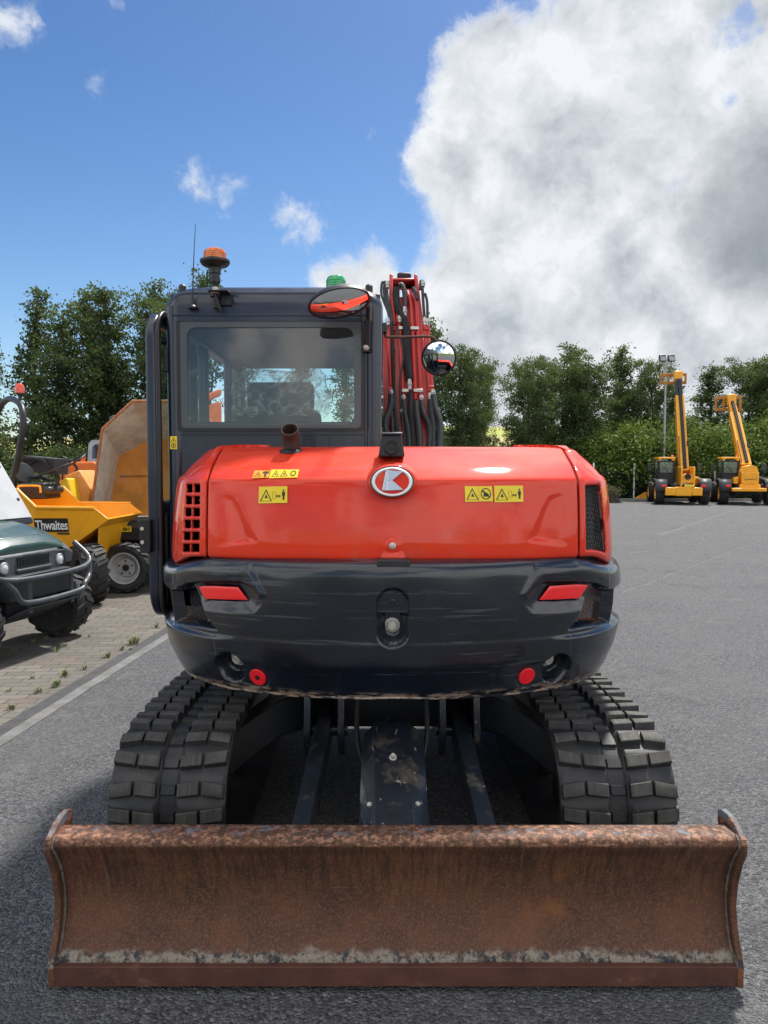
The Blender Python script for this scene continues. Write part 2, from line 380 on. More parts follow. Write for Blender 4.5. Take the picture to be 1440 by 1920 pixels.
def crs(pts, n=8):                      # catmull-rom through points
    pts = [Vector(p) for p in pts]; out = []
    for i in range(len(pts) - 1):
        p0 = pts[i - 1] if i else pts[0] * 2 - pts[1]; p1 = pts[i]; p2 = pts[i + 1]
        p3 = pts[i + 2] if i + 2 < len(pts) else pts[-1] * 2 - pts[-2]
        for k in range(n):
            t = k / n
            out.append(.5 * ((2 * p1) + (p2 - p0) * t + (2 * p0 - 5 * p1 + 4 * p2 - p3) * t * t + (3 * p1 - p0 - 3 * p2 + p3) * t ** 3))
    out.append(pts[-1]); return out
# ------------------------------------------------------------------ curved body panels
MX = .035
class Surf:
    """plan curve (half, from the centre out) swept along a profile of (inset, height); s, v are lengths along both"""
    def __init__(s, plan, prof, k0=9., k1=1.):
        s.corner = None; s.droop = None; h = [Vector((p[0], p[1], 0)) for p in plan]
        full = [Vector((-p.x, p.y, 0)) for p in h[:0:-1]] + h
        q = np.array([(a.x, a.y) for a in crs(full, 24)]); s.P = q
        d = np.r_[0, np.cumsum(np.hypot(*np.diff(q, axis=0).T))]; s.s = d - d[-1] / 2; s.S = d[-1] / 2
        g = np.gradient(q, s.s, axis=0); g /= np.hypot(g[:, 0], g[:, 1])[:, None]; s.N = np.c_[-g[:, 1], g[:, 0]]   # inward (forward)
        w = np.array([(a.x, a.y) for a in crs([Vector((p[0], p[1], 0)) for p in prof], 10)]); s.W = w
        s.v = np.r_[0, np.cumsum(np.hypot(*np.diff(w, axis=0).T))]; s.V = s.v[-1]; s.k0 = k0; s.k1 = k1
    def pt(s, S, V, disp=0.):
        S = np.asarray(S, float); V = np.asarray(V, float)
        x = np.interp(S, s.s, s.P[:, 0]); y = np.interp(S, s.s, s.P[:, 1]); nx = np.interp(S, s.s, s.N[:, 0]); ny = np.interp(S, s.s, s.N[:, 1])
        d = np.interp(V, s.v, s.W[:, 0]); z = np.interp(V, s.v, s.W[:, 1])
        k = 1 + (s.k1 - 1) * np.clip(1 - ny, 0, 1)
        de = np.where(d > s.k0, s.k0 + (d - s.k0) * k, d)
        if s.corner is not None:
            tt = np.clip((np.abs(S) - s.corner) / .30, 0, 1); tt = tt * tt * (3 - 2 * tt); nx = nx * tt; ny = ny * tt + 1 - tt; k = 1 + (k - 1) * tt
            de = np.where(d > s.k0, s.k0 + (d - s.k0) * k, d)
        if s.droop is not None: z = z - s.droop(np.abs(S), z)
        # profile normal, to push displacement out of the real surface
        e = 2e-3; d2 = np.interp(V + e, s.v, s.W[:, 0]); z2 = np.interp(V + e, s.v, s.W[:, 1]); d1 = np.interp(V - e, s.v, s.W[:, 0]); z1 = np.interp(V - e, s.v, s.W[:, 1])
        td, tz = d2 - d1, z2 - z1; l = np.hypot(td, tz) + 1e-9; od, oz = -tz / l, td / l      # outward: towards -inset and up
        de = de + od * disp; z = z + oz * disp
        return np.stack([x + nx * de + MX, y + ny * de, z], -1)
    def inv(s, px, py, guess=None):
        S = (px - 737) / 1400 * 3.0 if guess is None else guess[0]; V = s.V * .45 if guess is None else guess[1]
        f = lambda a, b: np.array(proj(s.pt(a, b)))
        best = None
        for it in range(40):
            p = f(S, V); r = np.array([px, py]) - p; er = float(np.hypot(*r))
            if best is None or er < best[0]: best = (er, S, V)
            if er < .05: break
            h = 2e-3; J = np.c_[(f(S + h, V) - p) / h, (f(S, V + h) - p) / h]
            try: dlt = np.linalg.lstsq(J + np.eye(2) * 1e-3, r, rcond=None)[0]
            except Exception: break
            dlt = np.clip(dlt, -.06, .06); S = float(np.clip(S + dlt[0], -s.S, s.S)); V = float(np.clip(V + dlt[1], .002, s.V - .002))
        return best[1], best[2]
    def poly(s, pts): return [s.inv(*p) if p[0] > -900 else (p[1], p[2]) for p in pts]
def sd_poly(poly):
    A = np.array(poly)
    def f(S, V):
        d = np.full(S.shape, 1e9); ins = np.zeros(S.shape, bool); n = len(A)
        for i in range(n):
            a, b = A[i], A[(i + 1) % n]; e = b - a; w0, w1 = S - a[0], V - a[1]
            t = np.clip((w0 * e[0] + w1 * e[1]) / (e @ e + 1e-12), 0, 1); d = np.minimum(d, np.hypot(w0 - e[0] * t, w1 - e[1] * t))
            c = (a[1] > V) != (b[1] > V)
            with np.errstate(divide='ignore', invalid='ignore'): xx = (b[0] - a[0]) * (V - a[1]) / (b[1] - a[1]) + a[0]
            ins ^= c & (S < xx)
        return np.where(ins, -d, d)
    return f
def sd_off(f, r): return lambda S, V: f(S, V) - r
def sd_caps(a, b, r): 
    a, b = np.array(a), np.array(b); e = b - a
    def f(S, V):
        t = np.clip(((S - a[0]) * e[0] + (V - a[1]) * e[1]) / (e @ e + 1e-12), 0, 1); return np.hypot(S - a[0] - e[0] * t, V - a[1] - e[1] * t) - r
    return f
def sd_circ(c, r): return lambda S, V: np.hypot(S - c[0], V - c[1]) - r
def sst(x, a, b): t = np.clip((x - a) / (b - a), 0, 1); return t * t * (3 - 2 * t)
def surf_grid(name, surf, us, vs, mats, parent, disp=None, snaps=(), holes=(), dark=(), solid=.012, smooth_a=45, backoff=0):
    U, V = np.meshgrid(us, vs, indexing='ij'); U = U.copy(); V = V.copy()
    cu = np.median(np.diff(us)); cv = np.median(np.diff(vs)); h = max(cu, cv) * .62
    for f in list(snaps) + list(holes):
        d = f(U, V); e = 1e-4; gu = (f(U + e, V) - d) / e; gv = (f(U, V + e) - d) / e
        m = (np.abs(d) < h * .8); m[0, :] = m[-1, :] = False; m[:, 0] = m[:, -1] = False
        U = np.where(m, U - d * gu, U); V = np.where(m, V - d * gv, V)
    D = disp(U, V) if disp else np.zeros(U.shape)
    pts = surf.pt(U, V, D + backoff); n, k = U.shape
    b = MB(); b.v = [tuple(p) for p in pts.reshape(-1, 3)]
    cU = (U[:-1, :-1] + U[1:, 1:]) / 2; cV = (V[:-1, :-1] + V[1:, 1:]) / 2
    hole = np.zeros(cU.shape, bool)
    for f in holes: hole |= f(cU, cV) < -h * .05
    mi = np.zeros(cU.shape, int)
    for f, i in dark: mi = np.where(f(cU, cV) < 0, i, mi)
    for i in range(n - 1):
        for j in range(k - 1):
            if hole[i, j]: continue
            a = i * k + j; b.f.append((a, a + k, a + k + 1, a + 1)); b.m.append(int(mi[i, j]))
    o = b.build(name, mats, parent, smooth=smooth_a, fix=False)
    if solid:
        q = o.modifiers.new('solid', 'SOLIDIFY'); q.thickness = solid; q.offset = -1
        q.use_rim = True
    return o
def lin(a, b, st): return np.linspace(a, b, max(2, int(round(abs(b - a) / st)) + 1))
def on_surf(surf, s, v, out=0.0): return Vector(surf.pt(s, v, out))
def wire_mesh(name, surf, sdf, box, pitch, r, depth, mat, parent, ang=(55, 125)):
    b = MB(); s0, s1, v0, v1 = box
    for a in ang:
        dx, dy = math.cos(R(a)), math.sin(R(a)); nx, ny = -dy, dx; cx, cy = (s0 + s1) / 2, (v0 + v1) / 2; ext = math.hypot(s1 - s0, v1 - v0)
        k = -int(ext / pitch)
        while k * pitch < ext:
            t = np.arange(-ext, ext, .006); S = cx + nx * k * pitch + dx * t; V = cy + ny * k * pitch + dy * t
            ins = sdf(S, V) < .004; run = []
            for q in range(len(t) + 1):
                if q < len(t) and ins[q]: run.append(q)
                elif run:
                    if len(run) > 1:
                        idx = run[::3] + ([run[-1]] if run[::3][-1] != run[-1] else [])
                        b.tube([on_surf(surf, S[i], V[i], -depth) for i in idx], r, 4, cap=False)
                    run = []
            k += 1
    return b.build(name, mat, parent, smooth=0, fix=False)

# ================================================================== EXCAVATOR
EX = thing('excavator', (MX, 4.2, 0), 'red and black tracked excavator seen from behind with its rusty dozer blade on the asphalt', 'excavator')
HOODP = [(0, 2.83), (.25, 2.838), (.5, 2.872), (.70, 2.94), (.80, 3.00), (.90, 3.12), (.965, 3.27), (1.0, 3.46), (1.0, 3.75), (1.0, 4.1)]
HPROF = [(.03, 1.295), (.0, 1.31), (0, 1.40), (.010, 1.50), (.020, 1.57), (.026, 1.598), (.030, 1.607), (.044, 1.620), (.10, 1.655), (.16, 1.684), (.27, 1.728), (.34, 1.743), (.48, 1.746), (.62, 1.746)]
H = Surf(HOODP, HPROF, .055, .36)
sc_ = H.inv(1084, 960)[0]; sl_ = -sc_; H.corner = sc_; H.droop = lambda a, z: .055 * sst(a, .80, 1.12) * np.clip((1.62 - z) / .32, 0, 1)
# features of the centre panel
lg = H.inv(735, 903); lgr = abs(H.inv(775, 903)[0] - lg[0])
kh = H.inv(736, 1023)
dL = sd_poly(H.poly([(388, 930), (425, 924), (440, 930), (452, 950), (466, 985), (481, 1017), (440, 1023), (388, 1034)]))
dR = sd_poly(H.poly([(1084, 925), (1045, 922), (1026, 931), (1015, 955), (1003, 985), (990, 1015), (1030, 1022), (1084, 1032)]))
bump = sd_poly(H.poly([(722, 1038), (752, 1038), (766, 1052), (708, 1052)]))
def hood_disp(S, V):
    D = np.zeros(S.shape)
    for f, sg in ((dL, -1), (dR, 1)):
        edge = sst(-f(S, V), 0, .022); fade = 1 - sst(np.abs(S), abs(sc_) - .24, abs(sc_) - .03)
        D -= .016 * edge * fade
    q = np.hypot((S - lg[0]) / 1.10, (V - lg[1]) * 1.0)
    D += .008 * (1 - sst(np.hypot(S - kh[0], V - kh[1]), .018, .034))
    D += .014 * sst(-bump(S, V), -.008, .012)
    e = np.minimum(np.abs(S - sc_), np.abs(S - sl_)); D -= .010 * (1 - sst(e, 0, .010))
    D += .0012 * np.sin(S * 9 + 1) * np.sin(V * 13)
    return D
hood = surf_grid('engine_hood', H, lin(sl_ + .0015, sc_ - .0015, .0075), np.r_[lin(.0, .5, .006), lin(.5, H.V, .02)[1:]], RED, EX, hood_disp, solid=.01)
# left side panel with two columns of vent holes
vents = []
for r in range(6):
    t = r / 5; ya = 908 + t * 112; yb = ya + 15; xa = 349 - t * 7; xb = xa + 12 + t * 2; xc = xb + 1.6; xd = 375 - t * 1.5
    for (q0, q1) in ((xa, xb), (xc, xd)):
        p = H.poly([(q0 + 1.5, ya + 1.5), (q1 - 1.2, ya + 1.5), (q1 - 1.2, yb - 1.5), (q0 + 1.5, yb - 1.5)]); vents.append(sd_off(sd_poly(p), .0035))
def side_disp(S, V):
    e = np.minimum(np.abs(S - sc_), np.abs(S - sl_)); D = -.010 * (1 - sst(e, 0, .010))
    fr = np.minimum.reduce([f(S, V) for f in vents]) if S.mean() < 0 else gr_sd(S, V)
    D += -.006 * (1 - sst(fr, 0, .007)) + .004 * (1 - sst(fr, .010, .03))
    return D
gr_poly = H.poly([(1099, 913), (1124, 911), (1134.5, 1033), (1101, 1028)]); gr_sd = sd_off(sd_poly(gr_poly), .006)
eL = -H.S + .02
surf_grid('hood_side_panel', H, lin(eL, sl_ - .0015, .0026), np.r_[lin(0, .5, .0030), lin(.5, H.V, .03)[1:]], RED, EX, side_disp, holes=[lambda S, V: np.minimum.reduce([f(S, V) for f in vents])], solid=.01)
surf_grid('hood_side_panel', H, lin(sc_ + .0015, -eL, .0055), np.r_[lin(0, .5, .0065), lin(.5, H.V, .03)[1:]], RED, EX, side_disp, holes=[gr_sd], solid=.01)
gs = [p[0] for p in gr_poly]; gv = [p[1] for p in gr_poly]
wire_mesh('radiator_mesh', H, gr_sd, (min(gs) - .02, max(gs) + .02, min(gv) - .02, max(gv) + .02), .021, .0022, .022, BLK, EX)
b = MB()                                 # ribbed duct and core behind the mesh
g0 = min(gs)
b.tube([on_surf(H, g0 + .07, v, -.09) for v in lin(.03, .40, .01)], [.030 + .006 * (i % 2) for i in range(len(lin(.03, .40, .01)))], 12)
b.build('air_duct', pm('grey_duct', (.13, .14, .14), .5, var=.2), EX)
surf_grid('hood_liner', H, lin(eL, -eL, .05), lin(0, H.V - .02, .05), DARKU, EX, backoff=-.15, solid=0)
# seam strip and seal under the hood
# ---- emblem: ring and letter-like mark
b = MB(); seg = 48
EB = on_surf(H, lg[0], lg[1], 0) + Vector((0, -.012, 0))
def on_h(dx, dz, out): return EB + Vector((dx, .20 * dz - out, dz * .98))
a_o, b_o = lgr * .96, lgr * .70; 
def ell(k, out): return [on_h(math.cos(2 * math.pi * i / seg) * a_o * k, math.sin(2 * math.pi * i / seg) * b_o * k, out) for i in range(seg)]
MB().loft([ell(1.04, .006), ell(1.12, .004), ell(1.18, -.004), ell(1.24, -.02), ell(1.34, -.06), ell(1.5, -.14)], (True, False)).build('emblem_housing', RED, hood, smooth=60)
emb = MB().loft([ell(1.06, .015), ell(1.06, .022), ell(.99, .024)], (False, True)).build('emblem', [INK], hood, smooth=30, fix=False)
b.loft([ell(1.0, .020), ell(.98, .030), ell(.92, .033), ell(.84, .031), ell(.80, .022)], (False, False)); b.build('emblem_ring', pm('silver_white', (.72, .73, .74), .22, var=.03, coat=.6), hood, smooth=50)
MB().loft([ell(.83, .0255), ell(.5, .0262), ell(.1, .0266)], (False, True)).build('emblem_field', RED, hood, smooth=50)
def plate(polys, out0, out1, name, mat, mirror=False, bev=0):
    b = MB()
    for p in polys:
        lo = [on_h(q[0] * lgr, q[1] * lgr, out0) for q in p]; hi = [on_h(q[0] * lgr, q[1] * lgr, out1) for q in p]; b.loft([lo, hi])
    return b.build(name, mat, hood, smooth=0, bevel=bev)
SILV = pm('polished_mark', (.62, .65, .70), .2, metal=.55, var=.04, coat=.5)
plate([[(-.28, .56), (.52, .48), (.02, .07), (-.18, .06)], [(-.28, .56), (-.18, .06), (-.24, -.42), (-.47, -.40)], [(-.18, .06), (.02, .07), (.53, -.38), (-.24, -.42)]], .026, .034, 'emblem_mark', SILV, bev=.002)
MB().lathe(on_surf(H, *kh, .006), [(.013, 0), (.013, .006), (.010, .008), (.002, .008)], (0, -1, 0), 20).build('hood_lock', BOLT, hood)
# ---- warning stickers lying on the hood
def label_on(surf, corners, shapes, mat, name, parent, label=None, out=.0035, base_off=0):
    """corners px: tl,tr,br,bl; shapes in unit coordinates (0..1, 0 bottom) as closed rings or polygons"""
    C = [surf.inv(*c) for c in corners]
    def mp(u, v, o):
        a = [C[3][i] * (1 - u) + C[2][i] * u for i in (0, 1)]; c = [C[0][i] * (1 - u) + C[1][i] * u for i in (0, 1)]
        return on_surf(surf, a[0] * (1 - v) + c[0] * v, a[1] * (1 - v) + c[1] * v, o + base_off)
    b = MB(); n = 12; rr = rrect(0.0, 1.0, 0.0, 1.0, .08, 4)
    vs = [mp(i / n, j / 4, out) for i in range(n + 1) for j in range(5)]
    b.add(vs, [(i * 5 + j, (i + 1) * 5 + j, (i + 1) * 5 + j + 1, i * 5 + j + 1) for i in range(n) for j in range(4)])
    b.mi = 1
    for sh in shapes:
        if sh[0] == 'ring':
            o_, i_ = sh[1], sh[2]; k = len(o_)
            b.add([mp(u, v, out + .0009) for u, v in o_ + i_], [(a, (a + 1) % k, k + (a + 1) % k, k + a) for a in range(k)])
        else:
            b.add([mp(u, v, out + .0012) for u, v in sh[1]], [tuple(range(len(sh[1])))])
    o = b.build(name, [mat, INK], parent, smooth=0, fix=False)
    if label: o['label'] = label
    return o
def tri(cx, cy, w, h, t=.14):
    o = [(cx - w / 2, cy - h / 2), (cx + w / 2, cy - h / 2), (cx, cy + h / 2)]; g = [(cx + (x - cx) * (1 - 2.2 * t), cy - h * .06 + (y - cy) * (1 - 2.0 * t)) for x, y in o]
    return [('ring', o, g), ('p', [(cx - w * .12, cy - h * .22), (cx + w * .14, cy - h * .26), (cx + w * .02, cy + h * .08)])]
def circ(cx, cy, rx, ry, k=.8, n=20):
    o = [(cx + rx * math.cos(6.2832 * i / n), cy + ry * math.sin(6.2832 * i / n)) for i in range(n)]; return [('ring', o, [(cx + (x - cx) * k, cy + (y - cy) * k) for x, y in o])]
def man(cx, cy, w, h): return [('p', [(cx - w * .5, cy + h * .28), (cx + w * .5, cy + h * .28), (cx + w * .5, cy - h * .1), (cx + w * .3, cy - h * .1), (cx + w * .3, cy - h * .5), (cx - w * .3, cy - h * .5), (cx - w * .3, cy - h * .1), (cx - w * .5, cy - h * .1)]),
                               ('p', [(cx + w * .27 * math.cos(a * .7854), cy + h * .42 + h * .1 * math.sin(a * .7854)) for a in range(8)])]
def arrow(cx, cy, w, h): return [('p', [(cx - w / 2, cy), (cx - w / 4, cy + h / 2), (cx - w / 4, cy + h * .15), (cx + w / 4, cy + h * .15), (cx + w / 4, cy + h / 2), (cx + w / 2, cy), (cx + w / 4, cy - h / 2), (cx + w / 4, cy - h * .15), (cx - w / 4, cy - h * .15), (cx - w / 4, cy - h / 2)])]
def frame(x0, x1, y0, y1, t): return [('ring', [(x0, y0), (x1, y0), (x1, y1), (x0, y1)], [(x0 + t, y0 + t), (x1 - t, y0 + t), (x1 - t, y1 - t), (x0 + t, y1 - t)])]
keep = tri(.26, .48, .42, .72, .09) + frame(.49, .60, .25, .68, .008) + arrow(.69, .42, .16, .22) + man(.87, .5, .10, .62)
label_on(H, [(486, 913), (539, 912), (539, 943), (485, 944)], keep, YEL, 'warning_sticker', hood, 'yellow keep-away sticker with triangle, arrow and standing figure, lone under two others', base_off=.001)
label_on(H, [(926, 911), (980, 911), (981, 941), (927, 942)], keep, YEL, 'warning_sticker', hood, 'yellow keep-away sticker at the right end of the right-hand pair', base_off=.001)
label_on(H, [(871, 912), (922, 912), (924, 940), (872, 941)], tri(.27, .5, .44, .76, .09) + circ(.76, .5, .19, .38, .84) + [('p', [(.62, .66), (.66, .74), (.90, .34), (.86, .26)]), ('p', [(.66, .32), (.84, .32), (.86, .50), (.72, .62), (.68, .50)])] + frame(.497, .503, .02, .98, .003), YEL, 'warning_sticker', hood, 'yellow sticker with triangle and crossed-out circle', base_off=.001)
label_on(H, [(509, 882), (561, 882), (558, 897), (505, 898)], tri(.2, .5, .26, .74, .1) + tri(.5, .5, .26, .74, .1) + circ(.82, .5, .10, .34, .7), YEL, 'warning_sticker', hood, 'yellow sticker strip with two triangles and a gear', base_off=.001)
label_on(H, [(478, 884), (507, 884), (504, 897), (473, 898)], tri(.28, .5, .42, .7, .1) + [('p', [(.55, .55), (.95, .55), (.95, .85), (.6, .85)]), ('p', [(.7, .1), (.82, .1), (.82, .5), (.7, .5)])], ORS, 'warning_sticker', hood, 'small orange sticker beside the yellow strip', base_off=.001)

# ---- counterweight
CP_ = [(0, 2.75), (.25, 2.765), (.5, 2.825), (.72, 2.925), (.88, 3.06), (.98, 3.21), (1.04, 3.38), (1.06, 3.56), (1.06, 3.8), (1.06, 4.2)]
CPROF = [(.30, 1.312), (.10, 1.309), (.045, 1.303), (.018, 1.290), (.004, 1.265), (0, 1.23), (.002, 1.15), (.010, 1.06), (.022, .97), (.034, .905), (.044, .875), (.055, .845), (.070, .80), (.085, .772), (.11, .762), (.38, .762)][::-1]
K = Surf(CP_, CPROF); K.droop = lambda a, z: .055 * sst(a, .74, 1.10) * np.clip((z - 1.0) / .28, 0, 1)
SE = K.S - .05
def vz(z, lo=.02):                       # profile parameter at height z on the face
    m = (K.W[:, 0] < .12); return float(np.interp(z, K.W[m, 1], K.v[m]))
def mir(pts): return [(2 * 736.5 - x, y) for x, y in pts]
pk1p = K.poly([(330, 1100), (350, 1092), (400, 1088), (450, 1089), (478, 1100), (500, 1128), (478, 1152), (380, 1152), (345, 1140)])
pkL = K.poly([(330, 1104), (350, 1090), (358, 1098), (372, 1128), (390, 1160), (412, 1184), (372, 1177), (330, 1170)])
zT, zB = pkL[0][1], pkL[-1][1]; rA, rB = K.inv(448, 1120)[0], K.inv(500, 1130)[0]
sO = K.inv(325, 1130)[0]; pocket = sd_poly([(sO - .02, zT)] + pkL + [(sO - .02, zB)])
brow = sd_poly(K.poly([(335, 1062), (400, 1061), (468, 1060), (498, 1116), (484, 1122), (470, 1100), (455, 1084), (400, 1082), (350, 1085), (330, 1096)]))
mg_poly = K.poly([(331, 1110), (350, 1102), (374, 1168), (332, 1166)]); s_in = mg_poly[0][0]
meshhole = sd_poly([(sO + .01, mg_poly[0][1])] + mg_poly + [(sO + .01, mg_poly[-1][1])])
slA, slB = K.inv(736.5, 1134), K.inv(736.5, 1186)
slot = sd_caps(slA, slB, .064); slhole = sd_circ(slB, .048)
step_v = K.inv(736, 1152)[1]
hbL = K.inv(433, 1250); hbR = K.inv(1041, 1252); pgL = K.inv(483, 1270); pgR = K.inv(988, 1268)
holeL, holeR = sd_circ(hbL, .070), sd_circ(hbR, .070); plL = sd_caps(pgL, hbL, .056); plR = sd_caps(pgR, hbR, .056)
refL = K.poly([(366, 1101), (441, 1102), (460, 1127), (378, 1125)]); 
refR = K.poly([(1110, 1098), (1036, 1100), (1016, 1127), (1092, 1124)])
refsL, refsR = sd_off(sd_poly(refL), .006), sd_off(sd_poly(refR), .006)
seamv = K.inv(600, 1204)[1]
sd_pk1 = sd_poly(pk1p); vLo, vHi = K.inv(400, 1152)[1], K.inv(400, 1118)[1]
def cw_disp(S, V):
    A = -np.abs(S); D = np.zeros(S.shape)
    D += .007 * sst(-brow(A, V), -.012, .016)
    pk = pocket(A, V); fr = 1 - sst(A, -.50 - .02, -.46) * 0
    D -= np.maximum(.045 * sst(-pk, 0, .022) * (1 - sst(V, zB - .001, zB + .001) * 0), .026 * sst(-sd_pk1(A, V), 0, .014) * sst(V, vLo, vHi) * (1 - sst(A, rA, rB)))
    D -= .030 * (1 - sst(A, sO - .05, sO - .02)) * sst(V, zB - .01, zB + .03) * (1 - sst(V, zT - .04, zT + .01))
    rf = np.minimum(refsL(S, V), refsR(S, V)); D -= .006 * sst(-rf, 0, .003)
    D -= .016 * sst(-slot(S, V), 0, .010) + .036 * sst(-slot(S, V), .006, .040) * (V < step_v)
    D -= .006 * sst(-np.minimum(plL(S, V), plR(S, V)), 0, .006)
    D -= .055 * sst(-np.minimum(holeL(S, V), holeR(S, V)), 0, .020)
    D += .003 * (1 - sst(V, seamv - .012, seamv + .004)) * sst(np.abs(S), .0, .1) * (np.abs(S) < .74)
    shelf = sst(-A, .62, .80) * (1 - sst(V, zB - .012, zB + .002)) * sst(V, zB - .32, zB - .10); D += .018 * shelf
    D += .0015 * np.sin(S * 7.3 + 2) * np.sin(V * 17) + .001 * np.sin(S * 19) * np.sin(V * 31 + 1)
    return D
vcw = np.r_[lin(0, .22, .03), lin(.22, K.V - .33, .006)[1:], lin(K.V - .33, K.V, .02)[1:]]
v_lo = vz(.775) - .02; vcw = np.r_[lin(0, v_lo, .03), lin(v_lo, K.V - .22, .0048)[1:], lin(K.V - .22, K.V, .02)[1:]]
def wrapA(f): return lambda S, V: f(-np.abs(S), V)
CW = surf_grid('counterweight', K, lin(-SE, SE, .0048), vcw, CWB, EX, cw_disp, snaps=[slot, holeL, holeR], holes=[wrapA(meshhole)], solid=0, smooth_a=60)
surf_grid('counterweight_liner', K, lin(-SE + .02, SE - .02, .06), lin(vz(.80), vz(1.27), .05), DARKU, CW, backoff=-.20, solid=0)
for sg in (-1, 1):
    f = meshhole if sg < 0 else (lambda S, V: meshhole(-S, V)); vs_ = [p[1] for p in mg_poly]
    bx = (sO - .02, max(p[0] for p in mg_poly), min(vs_), max(vs_)); bx = bx if sg < 0 else (-bx[1], -bx[0], bx[2], bx[3])
    wire_mesh('mesh_grille', K, f, bx, .020, .0022, .072, BLK if sg < 0 else pm('grey_mesh_wire', (.12, .12, .12), .4, metal=.5), CW, ang=(50, 130))
def curved_plate(surf, pts, out0, out1, name, mat, parent, n=10):
    """quad tl,tr,br,bl in s,v laid on the surface"""
    b = MB(); lo = []; hi = []
    def q(u, w): return [(pts[0][i] * (1 - u) + pts[1][i] * u) * (1 - w) + (pts[3][i] * (1 - u) + pts[2][i] * u) * w for i in (0, 1)]
    vs = [on_surf(surf, *q(i / n, j / 3), out1) for i in range(n + 1) for j in range(4)]
    b.add(vs, [(i * 4 + j, (i + 1) * 4 + j, (i + 1) * 4 + j + 1, i * 4 + j + 1) for i in range(n) for j in range(3)])
    o = b.build(name, mat, parent, smooth=40, fix=False); s_ = o.modifiers.new('s', 'SOLIDIFY'); s_.thickness = abs(out1 - out0); s_.offset = 0
    bv = o.modifiers.new('b', 'BEVEL'); bv.width = .002; bv.segments = 2; bv.limit_method = 'ANGLE'
    return o
curved_plate(K, refL, -.026, -.019, 'reflector', REFL, CW); curved_plate(K, refR, -.026, -.019, 'reflector', REFL, CW)
def normal_at(surf, s, v): 
    a = on_surf(surf, s + .01, v) - on_surf(surf, s - .01, v); c = on_surf(surf, s, v + .01) - on_surf(surf, s, v - .01); n = a.cross(c).normalized(); return n if n.y < 0 else -n
def bolt(c, n, r, name, parent, mat=BOLT):
    MB().lathe(c, [(r * 1.5, -.012), (r * 1.5, .002), (r * 1.08, .003), (r, .004), (r, .014), (r * .8, .018), (r * .25, .018)], n, 12).build(name, mat, parent, smooth=30)
nL, nR, nC = normal_at(K, *hbL), normal_at(K, *hbR), normal_at(K, *slB)
bolt(on_surf(K, *slB, -.052) + Vector((-.002, 0, .012)), nC, .020, 'bolt', CW)
bolt(on_surf(K, *hbL, -.030) + Vector((.012, 0, .018)), nL, .022, 'bolt', CW)
bolt(on_surf(K, *hbR, -.030) + Vector((-.014, 0, .020)), nR, .022, 'bolt', CW)
bolt(on_surf(K, *K.inv(736.5, 1131), -.016), nC, .008, 'bolt', CW, CWB)
for c, hole in ((pgL, True), (pgR, False)):
    n = normal_at(K, *c); p = on_surf(K, *c, -.004)
    o = MB().lathe(p, [(.036, -.01), (.036, .004), (.034, .006), (.012, .0065)] if hole else [(.036, -.01), (.036, .004), (.034, .006), (.002, .0065)], n, 32).build('red_plug', PLUG, CW)
    if hole: o['label'] = 'round red plug with a dark hole in its centre'; MB().lathe(p, [(.011, .0), (.011, .0072), (.002, .0072)], n, 10).build('plug_hole', INK, CW)
    else: MB().lathe(p, [(.006, .0), (.006, .0078), (.002, .0078)], n, 8).build('plug_pin', PLUG, CW)
b = MB().bb(MX - .062, MX + .062, 2.762, 2.84, 1.283, 1.313); b.build('hood_catch', BLK, CW, bevel=.006)
MB().bb(MX - .72, MX + .72, 2.95, 3.6, 1.2, 1.30).build('chassis_deck', DARKU, EX)

# ---- exhaust and rear camera
ex = P(546, 845, 3.12)
pts = [ex + Vector((0, .03, -.12)), ex + Vector((0, .02, -.02)), ex + Vector((0, .005, .05)), ex + Vector((-.002, -.03, .088))]
b = MB(); b.tube(crs(pts, 5), .034, 18, cap=False)
e = b.build('exhaust_pipe', RUSTD, EX, solid=.004); MB().lathe(ex + Vector((0, .02, -.012)), [(.06, 0), (.05, .014), (.038, .02)], (0, 0, 1), 20).build('exhaust_collar', BLK, EX)
rc = P(734, 838, 2.98)
b = MB(); w0, w1 = .040, .052
b.loft([[rc + Vector((x, y, .048)) for x, y in ((-w0, -.03), (w0, -.03), (w0 * .9, .09), (-w0 * .9, .09))], [rc + Vector((x, y, -.040)) for x, y in ((-w1, -.035), (w1, -.035), (w1, .08), (-w1, .08))]])
RCM = b.build('reversing_camera', BLK, EX, bevel=.006)
MB().lathe(rc + Vector((0, -.032, -.002)), [(.030, 0), (.030, .010), (.026, .012), (.024, .006), (.012, .005), (.011, .009), (.002, .010)], (0, -1, 0), 24).build('camera_lens', BLK, RCM)
MB().bb(rc.x - .043, rc.x + .043, rc.y - .045, rc.y + .09, rc.z + .048, rc.z + .056).build('camera_visor', pm('blue_grey_visor', (.10, .12, .15), .4), RCM, bevel=.003)
# ---- cab
CAB = MB()
CX0, CX1, CY0, CY1, CZT = P(314, 700, 3.5).x, P(713, 700, 3.5).x, 3.50, 5.08, 2.505
wx0, wx1 = P(338, 700, CY0).x, P(678, 700, CY0).x; wz1, wz0 = P(500, 598, CY0).z, P(500, 803, CY0).z
def resamp(o, n): return o
outer = rrect(CX0, CX1, 1.0, 2.47, .10, 6); inner = rrect(wx0 + .03, wx1 - .03, wz0 + .03, wz1 - .03, .03, 6)
CAB.ring(outer, inner, CY0, CY0 + .05)
# front frame
fo = rrect(CX0 + .02, CX1 - .02, 1.0, 2.45, .10, 6); fi = rrect(CX0 + .07, CX1 - .07, 1.25, 2.36, .06, 6); CAB.ring(fo, fi, CY1 - .06, CY1)
